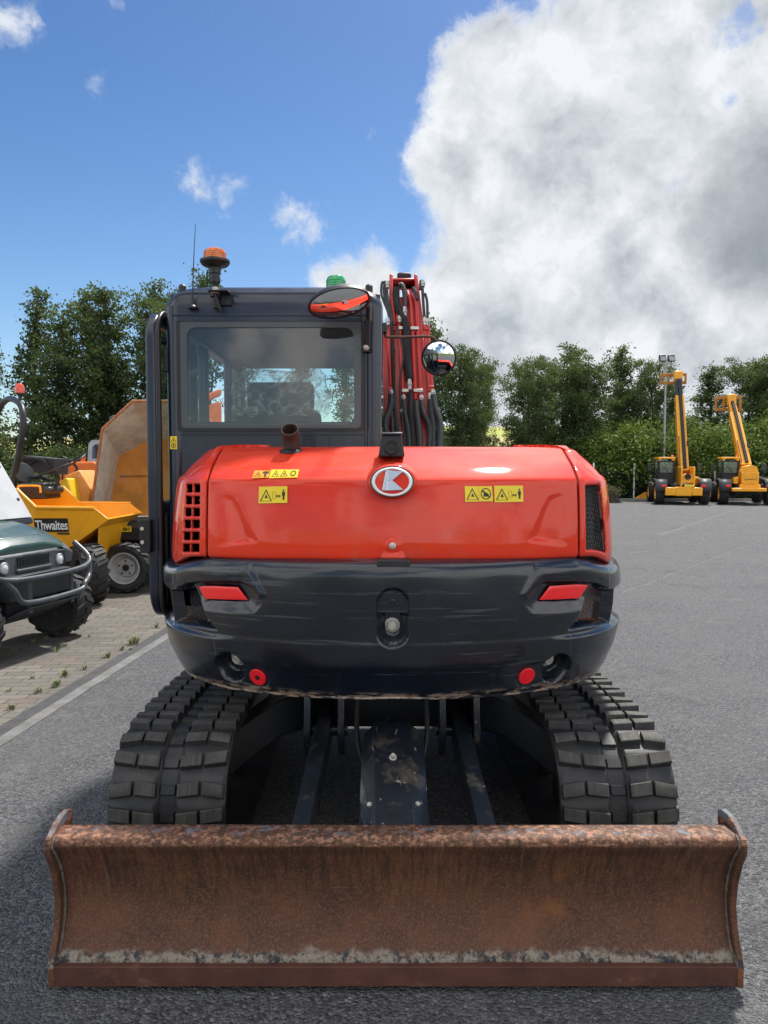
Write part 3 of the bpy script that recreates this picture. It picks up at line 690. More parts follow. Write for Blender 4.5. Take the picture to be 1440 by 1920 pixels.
# side walls (with window and door openings)
def side(x0, x1):
    CAB.bb(x0, x1, CY0 + .05, CY1 - .06, 1.0, 1.42); CAB.bb(x0, x1, CY0 + .05, CY1 - .06, 2.30, 2.47)
    for a, c in ((CY0 + .05, 3.66), (4.07, 4.12), (4.72, CY1 - .06)): CAB.bb(x0, x1, a, c, 1.42, 2.30)
side(CX0, CX0 + .05); side(CX1 - .05, CX1)
CAB.bb(CX0 + .05, CX1 - .05, CY0 + .05, CY1 - .06, 1.0, 1.06)
cab = CAB.build('cab', CABP, EX, smooth=40, bevel=.008)
# rounded corner posts proud of the panels
for (x, sg) in ((CX0, 1), (CX1, -1)):
    o = MB().prism(rrect(x - .006 if sg > 0 else x - .07, x + .07 if sg > 0 else x + .006, CY0 - .012, CY0 + .10, .035, 5), 1.0, 2.40, 'z')
    o.build('corner_post', CABP, cab, smooth=40)
# roof: rounded slab
def roofloop(ins, z, r): return [(x, y, z) for x, y in rrect(CX0 - .012 + ins, CX1 + .012 - ins, CY0 - .015 + ins, CY1 + .02 - ins, r, 7)]
b = MB().loft([roofloop(.0, 2.33, .07), roofloop(.0, 2.405, .07), roofloop(.006, 2.435, .08), roofloop(.022, 2.465, .09), roofloop(.048, 2.490, .11), roofloop(.085, 2.503, .13), roofloop(.15, 2.508, .14)])
# roof as a ring lip so the headliner stays inside
b.build('roof', CABP, cab, smooth=50)
MB().bb(CX0 + .05, CX1 - .05, CY0 + .055, CY1 - .07, 2.315, 2.328).build('headliner', pm('grey_headliner', (.07, .075, .085), .8), cab)
MB().bb(wx0 - .03, wx1 + .03, CY0 - .02, CY0 - .004, wz1 + .012, wz1 + .018).build('roof_lip', CABP, cab)
# rear window
fo = rrect(wx0, wx1, wz0, wz1, .02, 6); gx0, gx1 = P(352, 700, CY0).x, P(664, 700, CY0).x; gz1, gz0 = P(500, 615, CY0).z, P(500, 796, CY0).z
fi = rrect(gx0, gx1, gz0, gz1, .045, 6)
rw = MB().ring(fo, fi, CY0 - .010, CY0 - .003).build('rear_window', FRIT, cab, smooth=0, bevel=.002)
MB().add([(x, CY0 - .002, z) for x, z in rrect(gx0 - .01, gx1 + .01, gz0 - .01, gz1 + .01, .05, 6)], [tuple(range(28))]).build('glass_pane', GLASS, rw, smooth=0)
MB().ring(rrect(wx0 - .012, wx1 + .012, wz0 - .012, wz1 + .012, .025, 6), rrect(wx0 + .001, wx1 - .001, wz0 + .001, wz1 - .001, .02, 6), CY0 - .014, CY0 - .001).build('window_seal', BLK, rw, smooth=0)
# trim strips and vertical lines on the panel under the window
b = MB(); zt = wz0 - .03
b.bb(P(683, 700, CY0).x, P(685, 700, CY0).x, CY0 - .006, CY0 + .002, 1.0, 2.3); b.bb(P(617, 700, CY0).x, P(618.5, 700, CY0).x, CY0 - .004, CY0 + .002, 1.5, zt)
b.bb(wx0 - .02, wx1 + .01, CY0 - .006, CY0 + .002, zt - .002, zt + .002); b.build('panel_seam', BLK, cab, smooth=0)
# sticker on the left post
class Flat:
    def pt(s, a, b, o=0.): return np.array([a, CY0 - .0125 - o, b])
    def inv(s, px, py): p = P(px, py, CY0 - .0125); return p.x, p.z
label_on(Flat(), [(319, 818), (332, 818), (332, 842), (319, 842)], tri(.5, .74, .8, .4, .1) + circ(.5, .27, .36, .20, .75) + [('p', [(.4, .2), (.6, .2), (.6, .36), (.4, .36)])], YEL, 'warning_sticker', cab, 'tall yellow sticker on the left cab post', out=.001)
# front and side glass
b = MB().add([(CX0 + .06, CY1 - .03, 1.22), (CX1 - .06, CY1 - .03, 1.22), (CX1 - .06, CY1 - .03, 2.38), (CX0 + .06, CY1 - .03, 2.38)], [(0, 1, 2, 3)]); b.build('windscreen', GLASS2, cab, smooth=0)
MB().add([(CX1 - .025, 3.66, 1.40), (CX1 - .025, 4.72, 1.40), (CX1 - .025, 4.72, 2.31), (CX1 - .025, 3.66, 2.31)], [(0, 1, 2, 3)]).build('side_window', GLASS2, cab, smooth=0)
MB().add([(CX0 + .025, 3.66, 1.40), (CX0 + .025, 4.07, 1.40), (CX0 + .025, 4.07, 2.31), (CX0 + .025, 3.66, 2.31)], [(0, 1, 2, 3)]).build('side_window', GLASS2, cab, smooth=0)
# seat with plastic-wrapped headrest, console, levers
sx = P(522, 700, 4.05).x
def blob(c, d, e=.06, seg=4): 
    b = MB().box(c, d); return b
st = blob((sx, 4.06, 1.66), (.46, .10, .62)).build('seat', pm('seat_fabric', (.035, .038, .045), .85, var=.2, bump=.2, bscale=120), cab, bevel=.05, seg=4)
blob((sx, 4.32, 1.36), (.48, .50, .12)).build('seat_cushion', MATS['seat_fabric'], st, bevel=.04, seg=4)
# headrest wrap: a crumpled bag
b = MB(); lo = []
rnd = random.Random(4)
n1, n2 = 28, 16; vs = []
for j in range(n2 + 1):
    v = j / n2; z = 1.93 + .24 * v
    for i in range(n1):
        a = 2 * math.pi * i / n1; wx = .225 * (1 + .22 * (1 - abs(2 * v - 1))) * (1 if v < .93 else .85); wy = .055
        q = mnoise.noise(Vector((math.cos(a) * 2.1, v * 6, math.sin(a) * 2.1))) * .035
        px_ = math.copysign(abs(math.cos(a)) ** .5, math.cos(a)) * (wx + q); py_ = math.copysign(abs(math.sin(a)) ** .6, math.sin(a)) * (wy + q)
        vs.append((sx + .01 + px_, 4.06 + py_, z + .03 * mnoise.noise(Vector((math.cos(a) * 3, math.sin(a) * 3, v * 5))) + (.03 * abs(math.cos(a)) ** 6 * (v > .9))))
b.add(vs, [(j * n1 + i, j * n1 + (i + 1) % n1, (j + 1) * n1 + (i + 1) % n1, (j + 1) * n1 + i) for j in range(n2) for i in range(n1)] + [tuple(range(n2 * n1, n2 * n1 + n1))])
b.build('plastic_wrap', PLASTICW, st, smooth=180)
blob((sx + .01, 4.06, 2.03), (.36, .07, .17)).build('headrest', MATS['seat_fabric'], st, bevel=.03, seg=4)
b = MB(); b.bb(CX1 - .30, CX1 - .08, 3.9, 4.6, 1.06, 1.62); b.build('side_console', BLK, cab, bevel=.03)
for _s in (-.3, .3): MB().tube([(sx + _s, 4.5, 1.4), (sx + _s, 4.48, 1.75)], .014).build('control_lever', BLK, cab)
b = MB().tube([(CX0 + .09, 4.66, 1.3), (CX0 + .09, 4.66, 2.2)], .012); b.build('grab_rail', BLK, cab)
# ---- open door, swung back along the left side and seen nearly edge-on
DXo = -1.098; dy0, dy1 = 3.47, 4.16; dz1, dz0 = P(290, 574, 3.42).z, P(300, 1166, 3.42).z
def dprof(i, zt, zb, r, cut):
    o = [(y, z) for y, z in rrect(dy0 + i, dy1 - i, zb + i, zt - i, r, 6)]
    return o
do = dprof(0, dz1, dz0, .13, 0); di_ = [(y, z) for y, z in rrect(dy0 + .055, dy1 - .06, P(300, 940, 3.6).z, dz1 - .06, .09, 6)]
DR = MB().ring(do, di_, DXo, DXo + .045, 'x').build('cab_door', CABP, EX, smooth=40, bevel=.010)
MB().ring([(y, z) for y, z in rrect(dy0 - .012, dy1 + .01, dz0 - .01, dz1 + .012, .135, 6)], [(y, z) for y, z in rrect(dy0 + .016, dy1 - .02, dz0 + .02, dz1 - .02, .11, 6)], DXo + .047, DXo + .068, 'x').build('rubber_seal', BLK, DR, smooth=30, bevel=.006)
MB().add([(DXo + .02, dy0 + .045, P(300, 940, 3.6).z - .01), (DXo + .02, dy1 - .05, P(300, 940, 3.6).z - .01), (DXo + .02, dy1 - .05, dz1 - .05), (DXo + .02, dy0 + .045, dz1 - .05)], [(0, 1, 2, 3)]).build('glass_pane', GLASS2, DR, smooth=0)
b = MB(); b.bb(DXo + .046, DXo + .075, dy0 + .06, dy1 - .05, dz0 + .06, P(300, 960, 3.6).z); b.build('door_lining', BLK, DR, bevel=.012)
hz = [P(300, 985, 3.5).z, P(300, 1010, 3.5).z]
b = MB(); b.bb(DXo - .03, DXo + .02, 3.43, 3.48, hz[1] - .06, hz[0] + .03); b.build('lock_plate', DARKU, DR, bevel=.004)
for z in hz: MB().lathe((DXo - .015, 3.428, z - .01), [(.009, 0), (.009, .006), (.002, .007)], (0, -1, 0), 10).build('bolt', BOLT, DR)
b = MB(); b.tube([(DXo + .05, 3.56, P(310, 640, 3.56).z), (DXo + .09, 3.56, P(310, 640, 3.56).z), (CX0 + .01, 3.58, P(310, 645, 3.56).z)], .018, 12); b.bb(CX0 - .02, CX0 + .01, 3.5, 3.60, 2.10, 2.22)
b.build('door_hinge', BLK, DR, bevel=.004)
# ---- roof equipment
def beacon(px, pyb, pyt, Y, r, lens, name, label, stalk):
    c = P(px, pyb, Y); top = P(px, pyt, Y).z
    h = top - c.z
    o = MB().lathe(c, [(r * 1.1, -.030), (r * 1.35, -.016), (r * 1.35, -.006), (r * 1.02, 0)], (0, 0, 1), 28).build(name, BLK, EX); o['label'] = label
    MB().lathe(c, [(r, 0), (r * .99, h * .62), (r * .92, h * .86), (r * .75, h), (.004, h)], (0, 0, 1), 28).build('lens', lens, o)
    b = MB()
    for k in range(3): b.lathe(c, [(r * 1.012, h * (.15 + .2 * k)), (r * 1.03, h * (.19 + .2 * k)), (r * 1.012, h * (.23 + .2 * k))], (0, 0, 1), 28)
    b.build('lens_ribs', lens, o); return o, c
bo, bc = beacon(403, 486, 468, 3.46, .050, AMBER, 'beacon', 'amber beacon on a flexible black stalk at the left of the cab roof', True)
MB().lathe(bc, [(.064, -.022), (.058, -.028), (.03, -.036), (.026, -.040), (.026, -.065), (.021, -.068), (.021, -.085), (.024, -.087), (.024, -.105), (.018, -.108), (.014, -.125), (.019, -.128), (.019, -.150), (.024, -.152), (.024, -.170), (.012, -.172), (.012, -.22), (.004, -.225)], (0, 0, 1), 16).build('stalk', BLK, bo)
b = MB(); bz = P(405, 548, 3.44).z; b.bb(bc.x - .022, bc.x + .07, 3.40, 3.50, bz - .003, bz + .003); b.bb(bc.x + .02, bc.x + .07, 3.47, 3.476, bz - .05, bz); b.tube([(bc.x + .005, 3.44, bz), (bc.x + .018, 3.43, bz - .06), (bc.x + .028, 3.44, bz - .085)], .008)
b.build('beacon_bracket', BLK, bo, bevel=.001); bolt(Vector((bc.x + .004, 3.44, bz + .006)), Vector((0, 0, 1)), .014, 'bolt', bo)
beacon(630, 541, 519, 3.86, .050, GREENL, 'beacon', 'green beacon at the right rear of the cab roof', False)
ab = P(361, 577, 3.47)
o = MB().lathe(ab, [(.022, -.004), (.022, .004), (.012, .012), (.007, .03), (.0045, .06)], (0, 0, 1), 14).build('antenna_base', BLK, EX)
MB().tube([ab + Vector((0, 0, .02)), P(361.8, 525, 3.47), P(364, 470, 3.47), P(366.5, 421, 3.47)], [.0045, .003, .0022, .0014], 6).build('antenna', BLK, EX)
for px in (342, 692): MB().lathe(P(px, 541, 3.6), [(.018, -.03), (.018, .01), (.012, .018), (.003, .019)], (0, 0, 1), 14).build('roof_plug', BLK, EX)
# oval mirror over the hood
mc = P(636, 567, 3.20)
nrm = Vector((.14, -.60, -.78)).normalized(); ux = (Vector((1, 0, .20)) - nrm * Vector((1, 0, .20)).dot(nrm)).normalized(); uy = nrm.cross(ux)
def ovl(k, h, n=36): return [mc + ux * (.131 * k * math.cos(6.28318 * i / n)) + uy * (.078 * k * math.sin(6.28318 * i / n)) + nrm * h for i in range(n)]
MR = MB().loft([ovl(.5, -.05), ovl(.85, -.035), ovl(1.0, -.012), ovl(1.03, .0), ovl(1.03, .008), ovl(.97, .010), ovl(.955, .004)], (True, False)).build('mirror', BLK, EX, smooth=50); MR['label'] = 'oval mirror at the top right of the cab, tilted down over the hood'
MB().loft([ovl(.965, .004), ovl(.8, .0135), ovl(.6, .0215), ovl(.4, .027), ovl(.2, .030), ovl(.02, .031)], (False, True)).build('mirror_glass', MIRROR, MR, smooth=180, fix=True)
b = MB(); b.tube([P(690, 572, 3.3), P(690, 595, 3.40), P(688, 650, 3.46)], .010); b.tube([P(655, 548, 3.3), P(690, 560, 3.32), P(690, 575, 3.32)], .010); b.tube([P(603, 548, 3.5), P(640, 545, 3.4), P(664, 550, 3.3)], .008)
b.tube([P(676, 580, 3.42), P(684, 648, 3.47)], .005); q = P(687, 652, 3.48); b.bb(q.x - .018, q.x + .018, 3.465, 3.50, q.z - .02, q.z + .012)
b.build('mirror_arm', BLK, MR, bevel=.001); bolt(P(687, 651, 3.462), Vector((0, -1, 0)), .009, 'bolt', MR)
# round mirror on a rusty arm, right
rm = P(823, 671, 4.5); n = Vector((-.20, -1, -.22)).normalized()
def rdo(k, h): 
    u = n.orthogonal().normalized(); w = n.cross(u); return [rm + (u * math.cos(6.28318 * i / 40) + w * math.sin(6.28318 * i / 40)) * .104 * k + n * h for i in range(40)]
M2 = MB().loft([rdo(.4, -.035), rdo(.9, -.02), rdo(1.02, -.004), rdo(1.02, .006), rdo(.95, .008), rdo(.94, .002)], (True, False)).build('mirror', BLK, EX, smooth=50); M2['label'] = 'round convex mirror on a rusty arm right of the boom'
MB().loft([rdo(.95, .002), rdo(.8, .011), rdo(.6, .019), rdo(.4, .0245), rdo(.2, .0275), rdo(.02, .0285)], (False, True)).build('mirror_glass', MIRROR, M2, smooth=180)
b = MB().tube(crs([P(722, 632, 4.5), P(760, 632, 4.5), P(800, 631, 4.5), P(812, 633, 4.5), P(819, 641, 4.5)], 4), .0085, 10); b.tube([P(724, 612, 4.5), P(723, 632, 4.5)], .009); b.build('mirror_arm', RUSTP, M2)
q = P(717, 616, 4.5); MB().bb(q.x - .025, q.x + .025, 4.46, 4.54, q.z - .03, q.z + .03).build('arm_bracket', BLK, M2, bevel=.004)

# ---- boom with pipes and hoses (points read as crop pixels)
def bc_(x, y): return 680 + .1875 * x, 500 + .1875 * y
def BP(x, y, off=0.0):
    px, py = bc_(x, y); Y = 4.75 + (835 - py) / 320 * .62 - off; return P(px, py, Y)
BO = MB()
def quadbox(p4, dy): BO.loft([[p for p in p4], [p + Vector((0, dy, 0)) for p in p4]])
quadbox([BP(300, 300), BP(570, 300), BP(715, 1900), BP(320, 1900)], .28)
quadbox([BP(268, 70, .03), BP(302, 70, .03), BP(322, 640, .0), BP(262, 640, .0)], .34)
quadbox([BP(515, 66, .03), BP(548, 76, .03), BP(620, 640, .0), BP(560, 640, .0)], .34)
quadbox([BP(296, 112, .02), BP(520, 112, .02), BP(520, 135, .02), BP(296, 135, .02)], .30)
quadbox([BP(262, 610, .01), BP(325, 610, .01), BP(330, 1250, .01), BP(262, 1250, .01)], .3)
boom = BO.build('boom', REDB, EX, bevel=.008)
b = MB(); b.loft([[BP(190, 640, -.25), BP(262, 560, -.25), BP(300, 1900, -.25), BP(215, 1900, -.25)], [BP(190, 640, -.5), BP(262, 560, -.5), BP(300, 1900, -.5), BP(215, 1900, -.5)]])
b.build('boom_cylinder_guard', REDB, boom, bevel=.01)
b = MB(); b.lathe(BP(345, 100, -.10), [(.02, 0), (.03, .015), (.03, .085), (.02, .10)], (1, 0, 0), 20); b.loft([[BP(305, 140, -.15), BP(520, 140, -.15), BP(520, 230, -.15), BP(305, 200, -.15)], [BP(305, 140, -.2), BP(520, 140, -.2), BP(520, 230, -.2), BP(305, 200, -.2)]]); b.build('boom_joint', DARKU, boom)
# the rest of the boom and the arm beyond it, folded down in front of the cab
t0 = BP(400, 250, -.2)
b = MB(); A = Vector((t0.x, 5.7, 2.75)); Bq = Vector((t0.x, 7.4, 2.35)); 
b.loft([[A + Vector((x, 0, z)) for x, z in ((-.10, -.17), (.10, -.17), (.10, .13), (-.10, .13))], [Bq + Vector((x, 0, z)) for x, z in ((-.08, -.1), (.08, -.1), (.08, .1), (-.08, .1))]]); b.build('boom_tip', REDB, boom, bevel=.01)
b = MB(); b.loft([[Bq + Vector((x, y, .3)) for x, y in ((-.08, -.1), (.08, -.1), (.08, .14), (-.08, .14))], [Vector((t0.x + x, 6.7 + y, .75)) for x, y in ((-.07, -.08), (.07, -.08), (.07, .08), (-.07, .08))]]); b.build('dipper_arm', REDB, EX, bevel=.01)
pr = [(6.75, .8), (6.9, .75), (7.1, .45), (7.0, .12), (6.7, .02), (6.35, .05), (6.25, .1), (6.5, .35)]
MB().prism(pr, t0.x - .35, t0.x + .35, 'x').build('bucket', DARKU, EX, bevel=.01)
PIPES = [[(425, 235), (440, 275), (478, 350), (495, 600), (512, 950), (530, 1335)], [(480, 240), (495, 290), (532, 350), (550, 600), (568, 950), (582, 1290)], [(622, 600), (640, 900), (668, 1240)], [(652, 600), (670, 900), (694, 1225)], [(368, 560), (385, 900), (405, 1290)], [(262, 640), (268, 900), (282, 1240)], [(300, 300), (310, 640)], [(350, 235), (352, 560)]]
for p in PIPES: MB().tube(crs([BP(x, y, .045) for x, y in p], 5), .0135, 10).build('hydraulic_pipe', REDB, boom)
HOSES = [(HOSE, .026, [(285, 1290), (280, 1400), (232, 1530), (225, 1620), (245, 1720), (250, 1900)]), (HOSE, .022, [(408, 1340), (425, 1480), (455, 1640), (475, 1900)]),
         (HOSE, .027, [(532, 1355), (545, 1500), (565, 1650), (575, 1900)]), (HOSE, .024, [(587, 1345), (610, 1460), (665, 1590), (672, 1700), (655, 1900)]),
         (HOSE, .024, [(672, 1335), (685, 1450), (705, 1600), (705, 1900)]), (HOSE, .027, [(703, 1290), (722, 1400), (768, 1540), (772, 1680), (758, 1900)]),
         (SLEEVE, .024, [(470, 1270), (478, 1400), (492, 1600), (510, 1900)]), (SLEEVE, .030, [(335, 215), (338, 330), (360, 430), (412, 530), (438, 640), (442, 800), (448, 960), (468, 1130)]),
         (HOSE, .020, [(360, 185), (395, 185), (418, 260), (422, 420)]), (HOSE, .015, [(255, 150), (238, 200), (250, 330), (285, 470), (295, 560)]), (HOSE, .010, [(200, 150), (188, 190), (190, 290), (240, 420), (285, 540)]), (HOSE, .014, [(225, 150), (215, 250), (245, 400), (290, 600)]),
         (SLEEVE, .015, [(292, 560), (300, 800), (308, 1100), (318, 1400), (345, 1700), (350, 1900)]), (HOSE, .011, [(325, 1250), (335, 1450), (370, 1700), (380, 1900)]), (HOSE, .008, [(345, 600), (375, 700), (408, 850), (400, 980), (375, 1120), (372, 1260), (392, 1480), (425, 1780), (430, 1900)]),
         (HOSE, .013, [(595, 150), (602, 300), (618, 520)]), (HOSE, .012, [(625, 270), (645, 360), (648, 540)]), (HOSE, .012, [(600, 140), (580, 150), (575, 230)]), (HOSE, .016, [(500, 210), (530, 260), (545, 330)]), (HOSE, .011, [(275, 1300), (290, 1480), (300, 1650), (300, 1900)])]
for m_, r_, p in HOSES: MB().tube(crs([BP(x, y, .075 if y > 1200 else .065) for x, y in p], 6), r_ * .82, 10).build('hydraulic_hose', m_, boom)
def fitting(x, y0, y1, r=.018):
    a, c = BP(x, y0, .07), BP(x + 4, y1, .07); MB().tube([a, a.lerp(c, .3), a.lerp(c, .32), a.lerp(c, .6), a.lerp(c, .62), c], [r * .8, r * .8, r, r, r * .75, r * .75], 8).build('hose_fitting', FIT, boom, smooth=20)
for x, y0, y1 in ((284, 1238, 1300), (407, 1290, 1345), (585, 1290, 1350), (672, 1270, 1340), (702, 1235, 1295), (468, 1130, 1235), (420, 410, 500), (368, 500, 560), (620, 515, 590), (648, 530, 590), (245, 150, 215), (600, 145, 200), (252, 520, 590), (388, 1435, 1460)): fitting(x, y0, y1)
def clamp(x0, x1, y, h=34, m_=FIT):
    a, c = BP(x0, y, .05), BP(x1, y, .05); hh = h * .1875 / 1400 * 5 / 2
    MB().bb(a.x, c.x, a.y - .024, a.y + .02, a.z - hh, a.z + hh).build('pipe_clamp', m_, boom, bevel=.004)
clamp(476, 562, 620); clamp(505, 602, 1243); clamp(386, 458, 1243); clamp(358, 400, 618); clamp(608, 672, 615, 50, REDB); clamp(645, 712, 1225, 60, REDB); clamp(252, 300, 1225, 40, REDB); clamp(255, 330, 580, 14, BLK)
for y in (840, 985, 1190, 1500, 1610): clamp(286, 330, y, 14, BLK)

# ---- undercarriage
def track(sx, name='rubber_track'):
    r0, zc, ya, yb = .262, .292, 3.085, 5.35; w = .225; pitch = .096; th = .028
    top = []                             # belt centre line as (y, z, tangent angle), clockwise from the front bottom
    zr = .31
    pts = []
    for i in range(25): a = R(-90 - 180 * i / 24); pts.append((ya + r0 * math.cos(a), zc + r0 * math.sin(a)))
    for t in np.linspace(0, 1, 24)[1:-1]: pts.append((ya + (yb - ya) * t, zc + r0 + .03 * t + .012 * math.sin(t * 9.4) - .02 * math.sin(t * math.pi)))
    for i in range(25): a = R(90 - 180 * i / 24); pts.append((yb + (r0 + .02) * math.cos(a), zr + (r0 + .02) * math.sin(a)))
    for t in np.linspace(0, 1, 24)[1:-1]: pts.append((yb + (ya - yb) * t, .030))
    pts = np.array(pts); q = np.r_[pts, pts[:1]]; d = np.r_[0, np.cumsum(np.hypot(*np.diff(q, axis=0).T))]; Ltot = d[-1]
    nl = int(round(Ltot / pitch)); pitch = Ltot / nl
    def at(s):
        s = s % Ltot; y = np.interp(s, d, q[:, 0]); z = np.interp(s, d, q[:, 1]); e = .01
        y2, z2 = np.interp((s + e) % Ltot, d, q[:, 0]), np.interp((s + e) % Ltot, d, q[:, 1]); y1, z1 = np.interp((s - e) % Ltot, d, q[:, 0]), np.interp((s - e) % Ltot, d, q[:, 1])
        t = Vector((0, y2 - y1, z2 - z1)).normalized(); n = Vector((0, t.z, -t.y)); c = Vector((0, (ya + yb) / 2, .3))
        p = Vector((0, y, z)); 
        return p, t, n * (-1 if n.dot(p - c) < 0 else 1)
    b = MB(); ns = nl * 6; cols = [(-w, -.014), (-w, .012), (-w + .012, .020), (-.05, .024), (-.036, .012), (-.030, .004), (.030, .004), (.036, .012), (.05, .024), (w - .012, .020), (w, .012), (w, -.014)]
    vs = []
    for i in range(ns):
        p, t, n = at(i * pitch / 6); ph = (i % 6) / 6
        for k, (x, h) in enumerate(cols):
            hh = h
            if 2 <= k <= 3 or 8 <= k <= 9: hh = h + .007 * math.sin(ph * 6.283) * (-1)
            vs.append(Vector((MX + sx, 0, 0)) + p + n * hh + Vector((x, 0, 0)))
    m_ = len(cols); b.add(vs, [(i * m_ + k, i * m_ + (k + 1) % m_, ((i + 1) % ns) * m_ + (k + 1) % m_, ((i + 1) % ns) * m_ + k) for i in range(ns) for k in range(m_)])
    L_ = b; C_ = b; rg = random.Random(int(sx * 100))
    for i in range(nl):
        for side_ in (-1, 1):
            for (xa, xb, sk) in ((.042, .124, .10), (.136, .221, -.14 if i % 2 else .12)):
                xa_, xb_ = side_ * xa, side_ * xb; lw = .043; stag = .0 if side_ < 0 else pitch * .5 * 0
                c0 = i * pitch + .5 * pitch + stag
                def cor(x, ds, h):
                    p, t, n = at(c0 + ds + sk * (abs(x) - .13)); return Vector((MX + sx + x, 0, 0)) + p + n * h
                for mi_, (g0, h0, g1, h1) in ((0, (0, .012, 0, .0405)), (1, (0, .0405, .003, .0430))):
                    L_.mi = mi_
                    lo = [cor(xa_, -lw / 2 - .006 * (mi_ == 0), h0), cor(xb_, -lw / 2 - .006 * (mi_ == 0), h0), cor(xb_, lw / 2 + .006 * (mi_ == 0), h0), cor(xa_, lw / 2 + .006 * (mi_ == 0), h0)]
                    e = .003 * math.copysign(1, xb_ - xa_) if mi_ else 0
                    ln = (lw / 2 - (.003 if mi_ else 0)) * (.78 if (xb > .2 and i % 2) else 1)
                    hi = [cor(xa_ + e, -lw / 2 + (.003 if mi_ else 0), h1), cor(xb_ - e, -ln, h1), cor(xb_ - e, ln, h1), cor(xa_ + e, lw / 2 - (.003 if mi_ else 0), h1)]
                    L_.loft([lo, hi], (False, True))
        def cc(x, ds, h):
            p, t, n = at((i + .5) * pitch + ds); return Vector((MX + sx + x, 0, 0)) + p + n * h
        b.mi = 0
        for (a0, a1, hh) in ((-.026, .012, .016),):
            C_.loft([[cc(-.030, a0, .003), cc(.030, a0, .003), cc(.030, a1, .003), cc(-.030, a1, .003)], [cc(-.027, a0 + .003, hh), cc(.027, a0 + .003, hh), cc(.027, a1 - .003, hh), cc(-.027, a1 - .003, hh)]], (False, True))
    o = b.build(name, [TRACK, LUGT], EX, smooth=35, fix=False)
    # running gear
    for (y, z, r, nm) in ((ya, zc, r0 - .02, 'idler_wheel'), (yb, zr, r0, 'drive_sprocket')):
        MB().lathe((MX + sx - .07, y, z), [(.05, -.02), (r * .6, -.02), (r * .8, .0), (r, .01), (r, .13), (r * .8, .14), (r * .6, .16), (.05, .16)], (1, 0, 0), 32).build(nm, DARKU, o)
    for k in range(5): MB().lathe((MX + sx - .09, 3.5 + k * .36, .115), [(.03, -.01), (.07, 0), (.07, .05), (.045, .055), (.045, .125), (.07, .13), (.07, .18), (.03, .19)], (1, 0, 0), 20).build('track_roller', DARKU, o)
    MB().prism([(3.12, .22), (3.3, .17), (5.1, .17), (5.3, .25), (5.3, .40), (4.4, .46), (3.3, .42), (3.1, .36)], MX + sx - .09, MX + sx + .09, 'x').build('track_frame', DARKU, o, bevel=.01)
    return o
track(-.875); track(.875)
b = MB()                                 # centre body and legs
b.lathe((MX, 4.2, .50), [(.42, 0), (.46, .05), (.46, .14), (.50, .16), (.50, .26)], (0, 0, 1), 32)
b.bb(MX - .42, MX + .42, 3.55, 4.9, .40, .60); b.bb(MX - .8, MX + .8, 3.45, 4.6, .76, .80)
for sg in (-1, 1):
    for (ya, yb) in ((3.62, 3.32), (4.8, 5.0)):
        def sec(x, y, z, w_, h): return [Vector((MX + sg * x, y + a * w_, z + c * h)) for a, c in ((-1, -1), (1, -1), (1, 1), (-1, 1))]
        b.loft([sec(.38, ya, .52, .17, .09), sec(.52, (ya * 2 + yb) / 3, .50, .15, .085), sec(.80, yb, .33, .13, .10)])
uf = b.build('undercarriage_frame', DARKU, EX, bevel=.012)
MB().bb(MX - .72, MX + .72, 3.12, 4.9, .72, .76).build('swing_deck', DARKU, EX)
for x in (-.155, .155):
    b = MB(); b.tube(crs([(MX + x, 3.35, .68), (MX + x * 1.02, 3.28, .55), (MX + x * .96, 3.2, .45), (MX + x * .8, 3.15, .38)], 5), .012); b.build('blade_hose', HOSE, EX)

# ---- dozer blade
WELD = pm('pale_weld', (.115, .095, .078), .7, var=.35, scale=40, bump=.5, bscale=120)
BX = MX + .002; HW = 1.079
prof = [(2.272, .02), (2.270, .085)]
face = crs([(2.276, .086, 0), (2.322, .16, 0), (2.345, .25, 0), (2.335, .34, 0), (2.30, .42, 0), (2.270, .462, 0), (2.264, .478, 0), (2.274, .495, 0), (2.300, .501, 0), (2.358, .498, 0)], 6)
fp = [(p.x, p.y) for p in face]
nx = 220; b = MB(); vs = []
for i in range(nx + 1):
    x = BX - HW + 2 * HW * i / nx
    for (y, z) in fp:
        w = .004 * mnoise.noise(Vector((x * 2.3, z * 3, 1.7))) + .0018 * mnoise.noise(Vector((x * 9, z * 9, 5)))
        vs.append((x, y + w, z))
n = len(fp); b.add(vs, [(i * n + k, (i + 1) * n + k, (i + 1) * n + k + 1, i * n + k + 1) for i in range(nx) for k in range(n - 1)])
BL = b.build('dozer_blade', RUST, EX, smooth=60, fix=True); BL['label'] = 'wide rusty dozer blade lowered to the ground'
q = BL.modifiers.new('s', 'SOLIDIFY'); q.thickness = .014; q.offset = -1
# which way the solid grows does not matter; box ribs close the back
b = MB(); b.bb(BX - HW, BX + HW, 2.362, 2.378, .06, .488); 
for x in (-.9, -.3, .3, .9): b.bb(BX + x - .01, BX + x + .01, 2.374, 2.5, .08, .42)
b.build('blade_back', STEELB, BL)
b = MB(); rg = random.Random(2); vs = []; m_ = 160
for i in range(m_ + 1):
    x = BX - HW - .012 + (2 * HW + .024) * i / m_; e = .003 * mnoise.noise(Vector((x * 14, 0, 0))) + .002 * mnoise.noise(Vector((x * 50, 0, 3)))
    vs += [(x, 2.262, .021 + e), (x, 2.258, .088), (x, 2.286, .089), (x, 2.286, .021)]
b.add(vs, [(i * 4 + k, i * 4 + (k + 1) % 4, i * 4 + 4 + (k + 1) % 4, i * 4 + 4 + k) for i in range(m_) for k in range(4)] + [(0, 1, 2, 3), (m_ * 4, m_ * 4 + 1, m_ * 4 + 2, m_ * 4 + 3)])
b.build('cutting_edge', RUST2, BL, smooth=30, bevel=.0015)
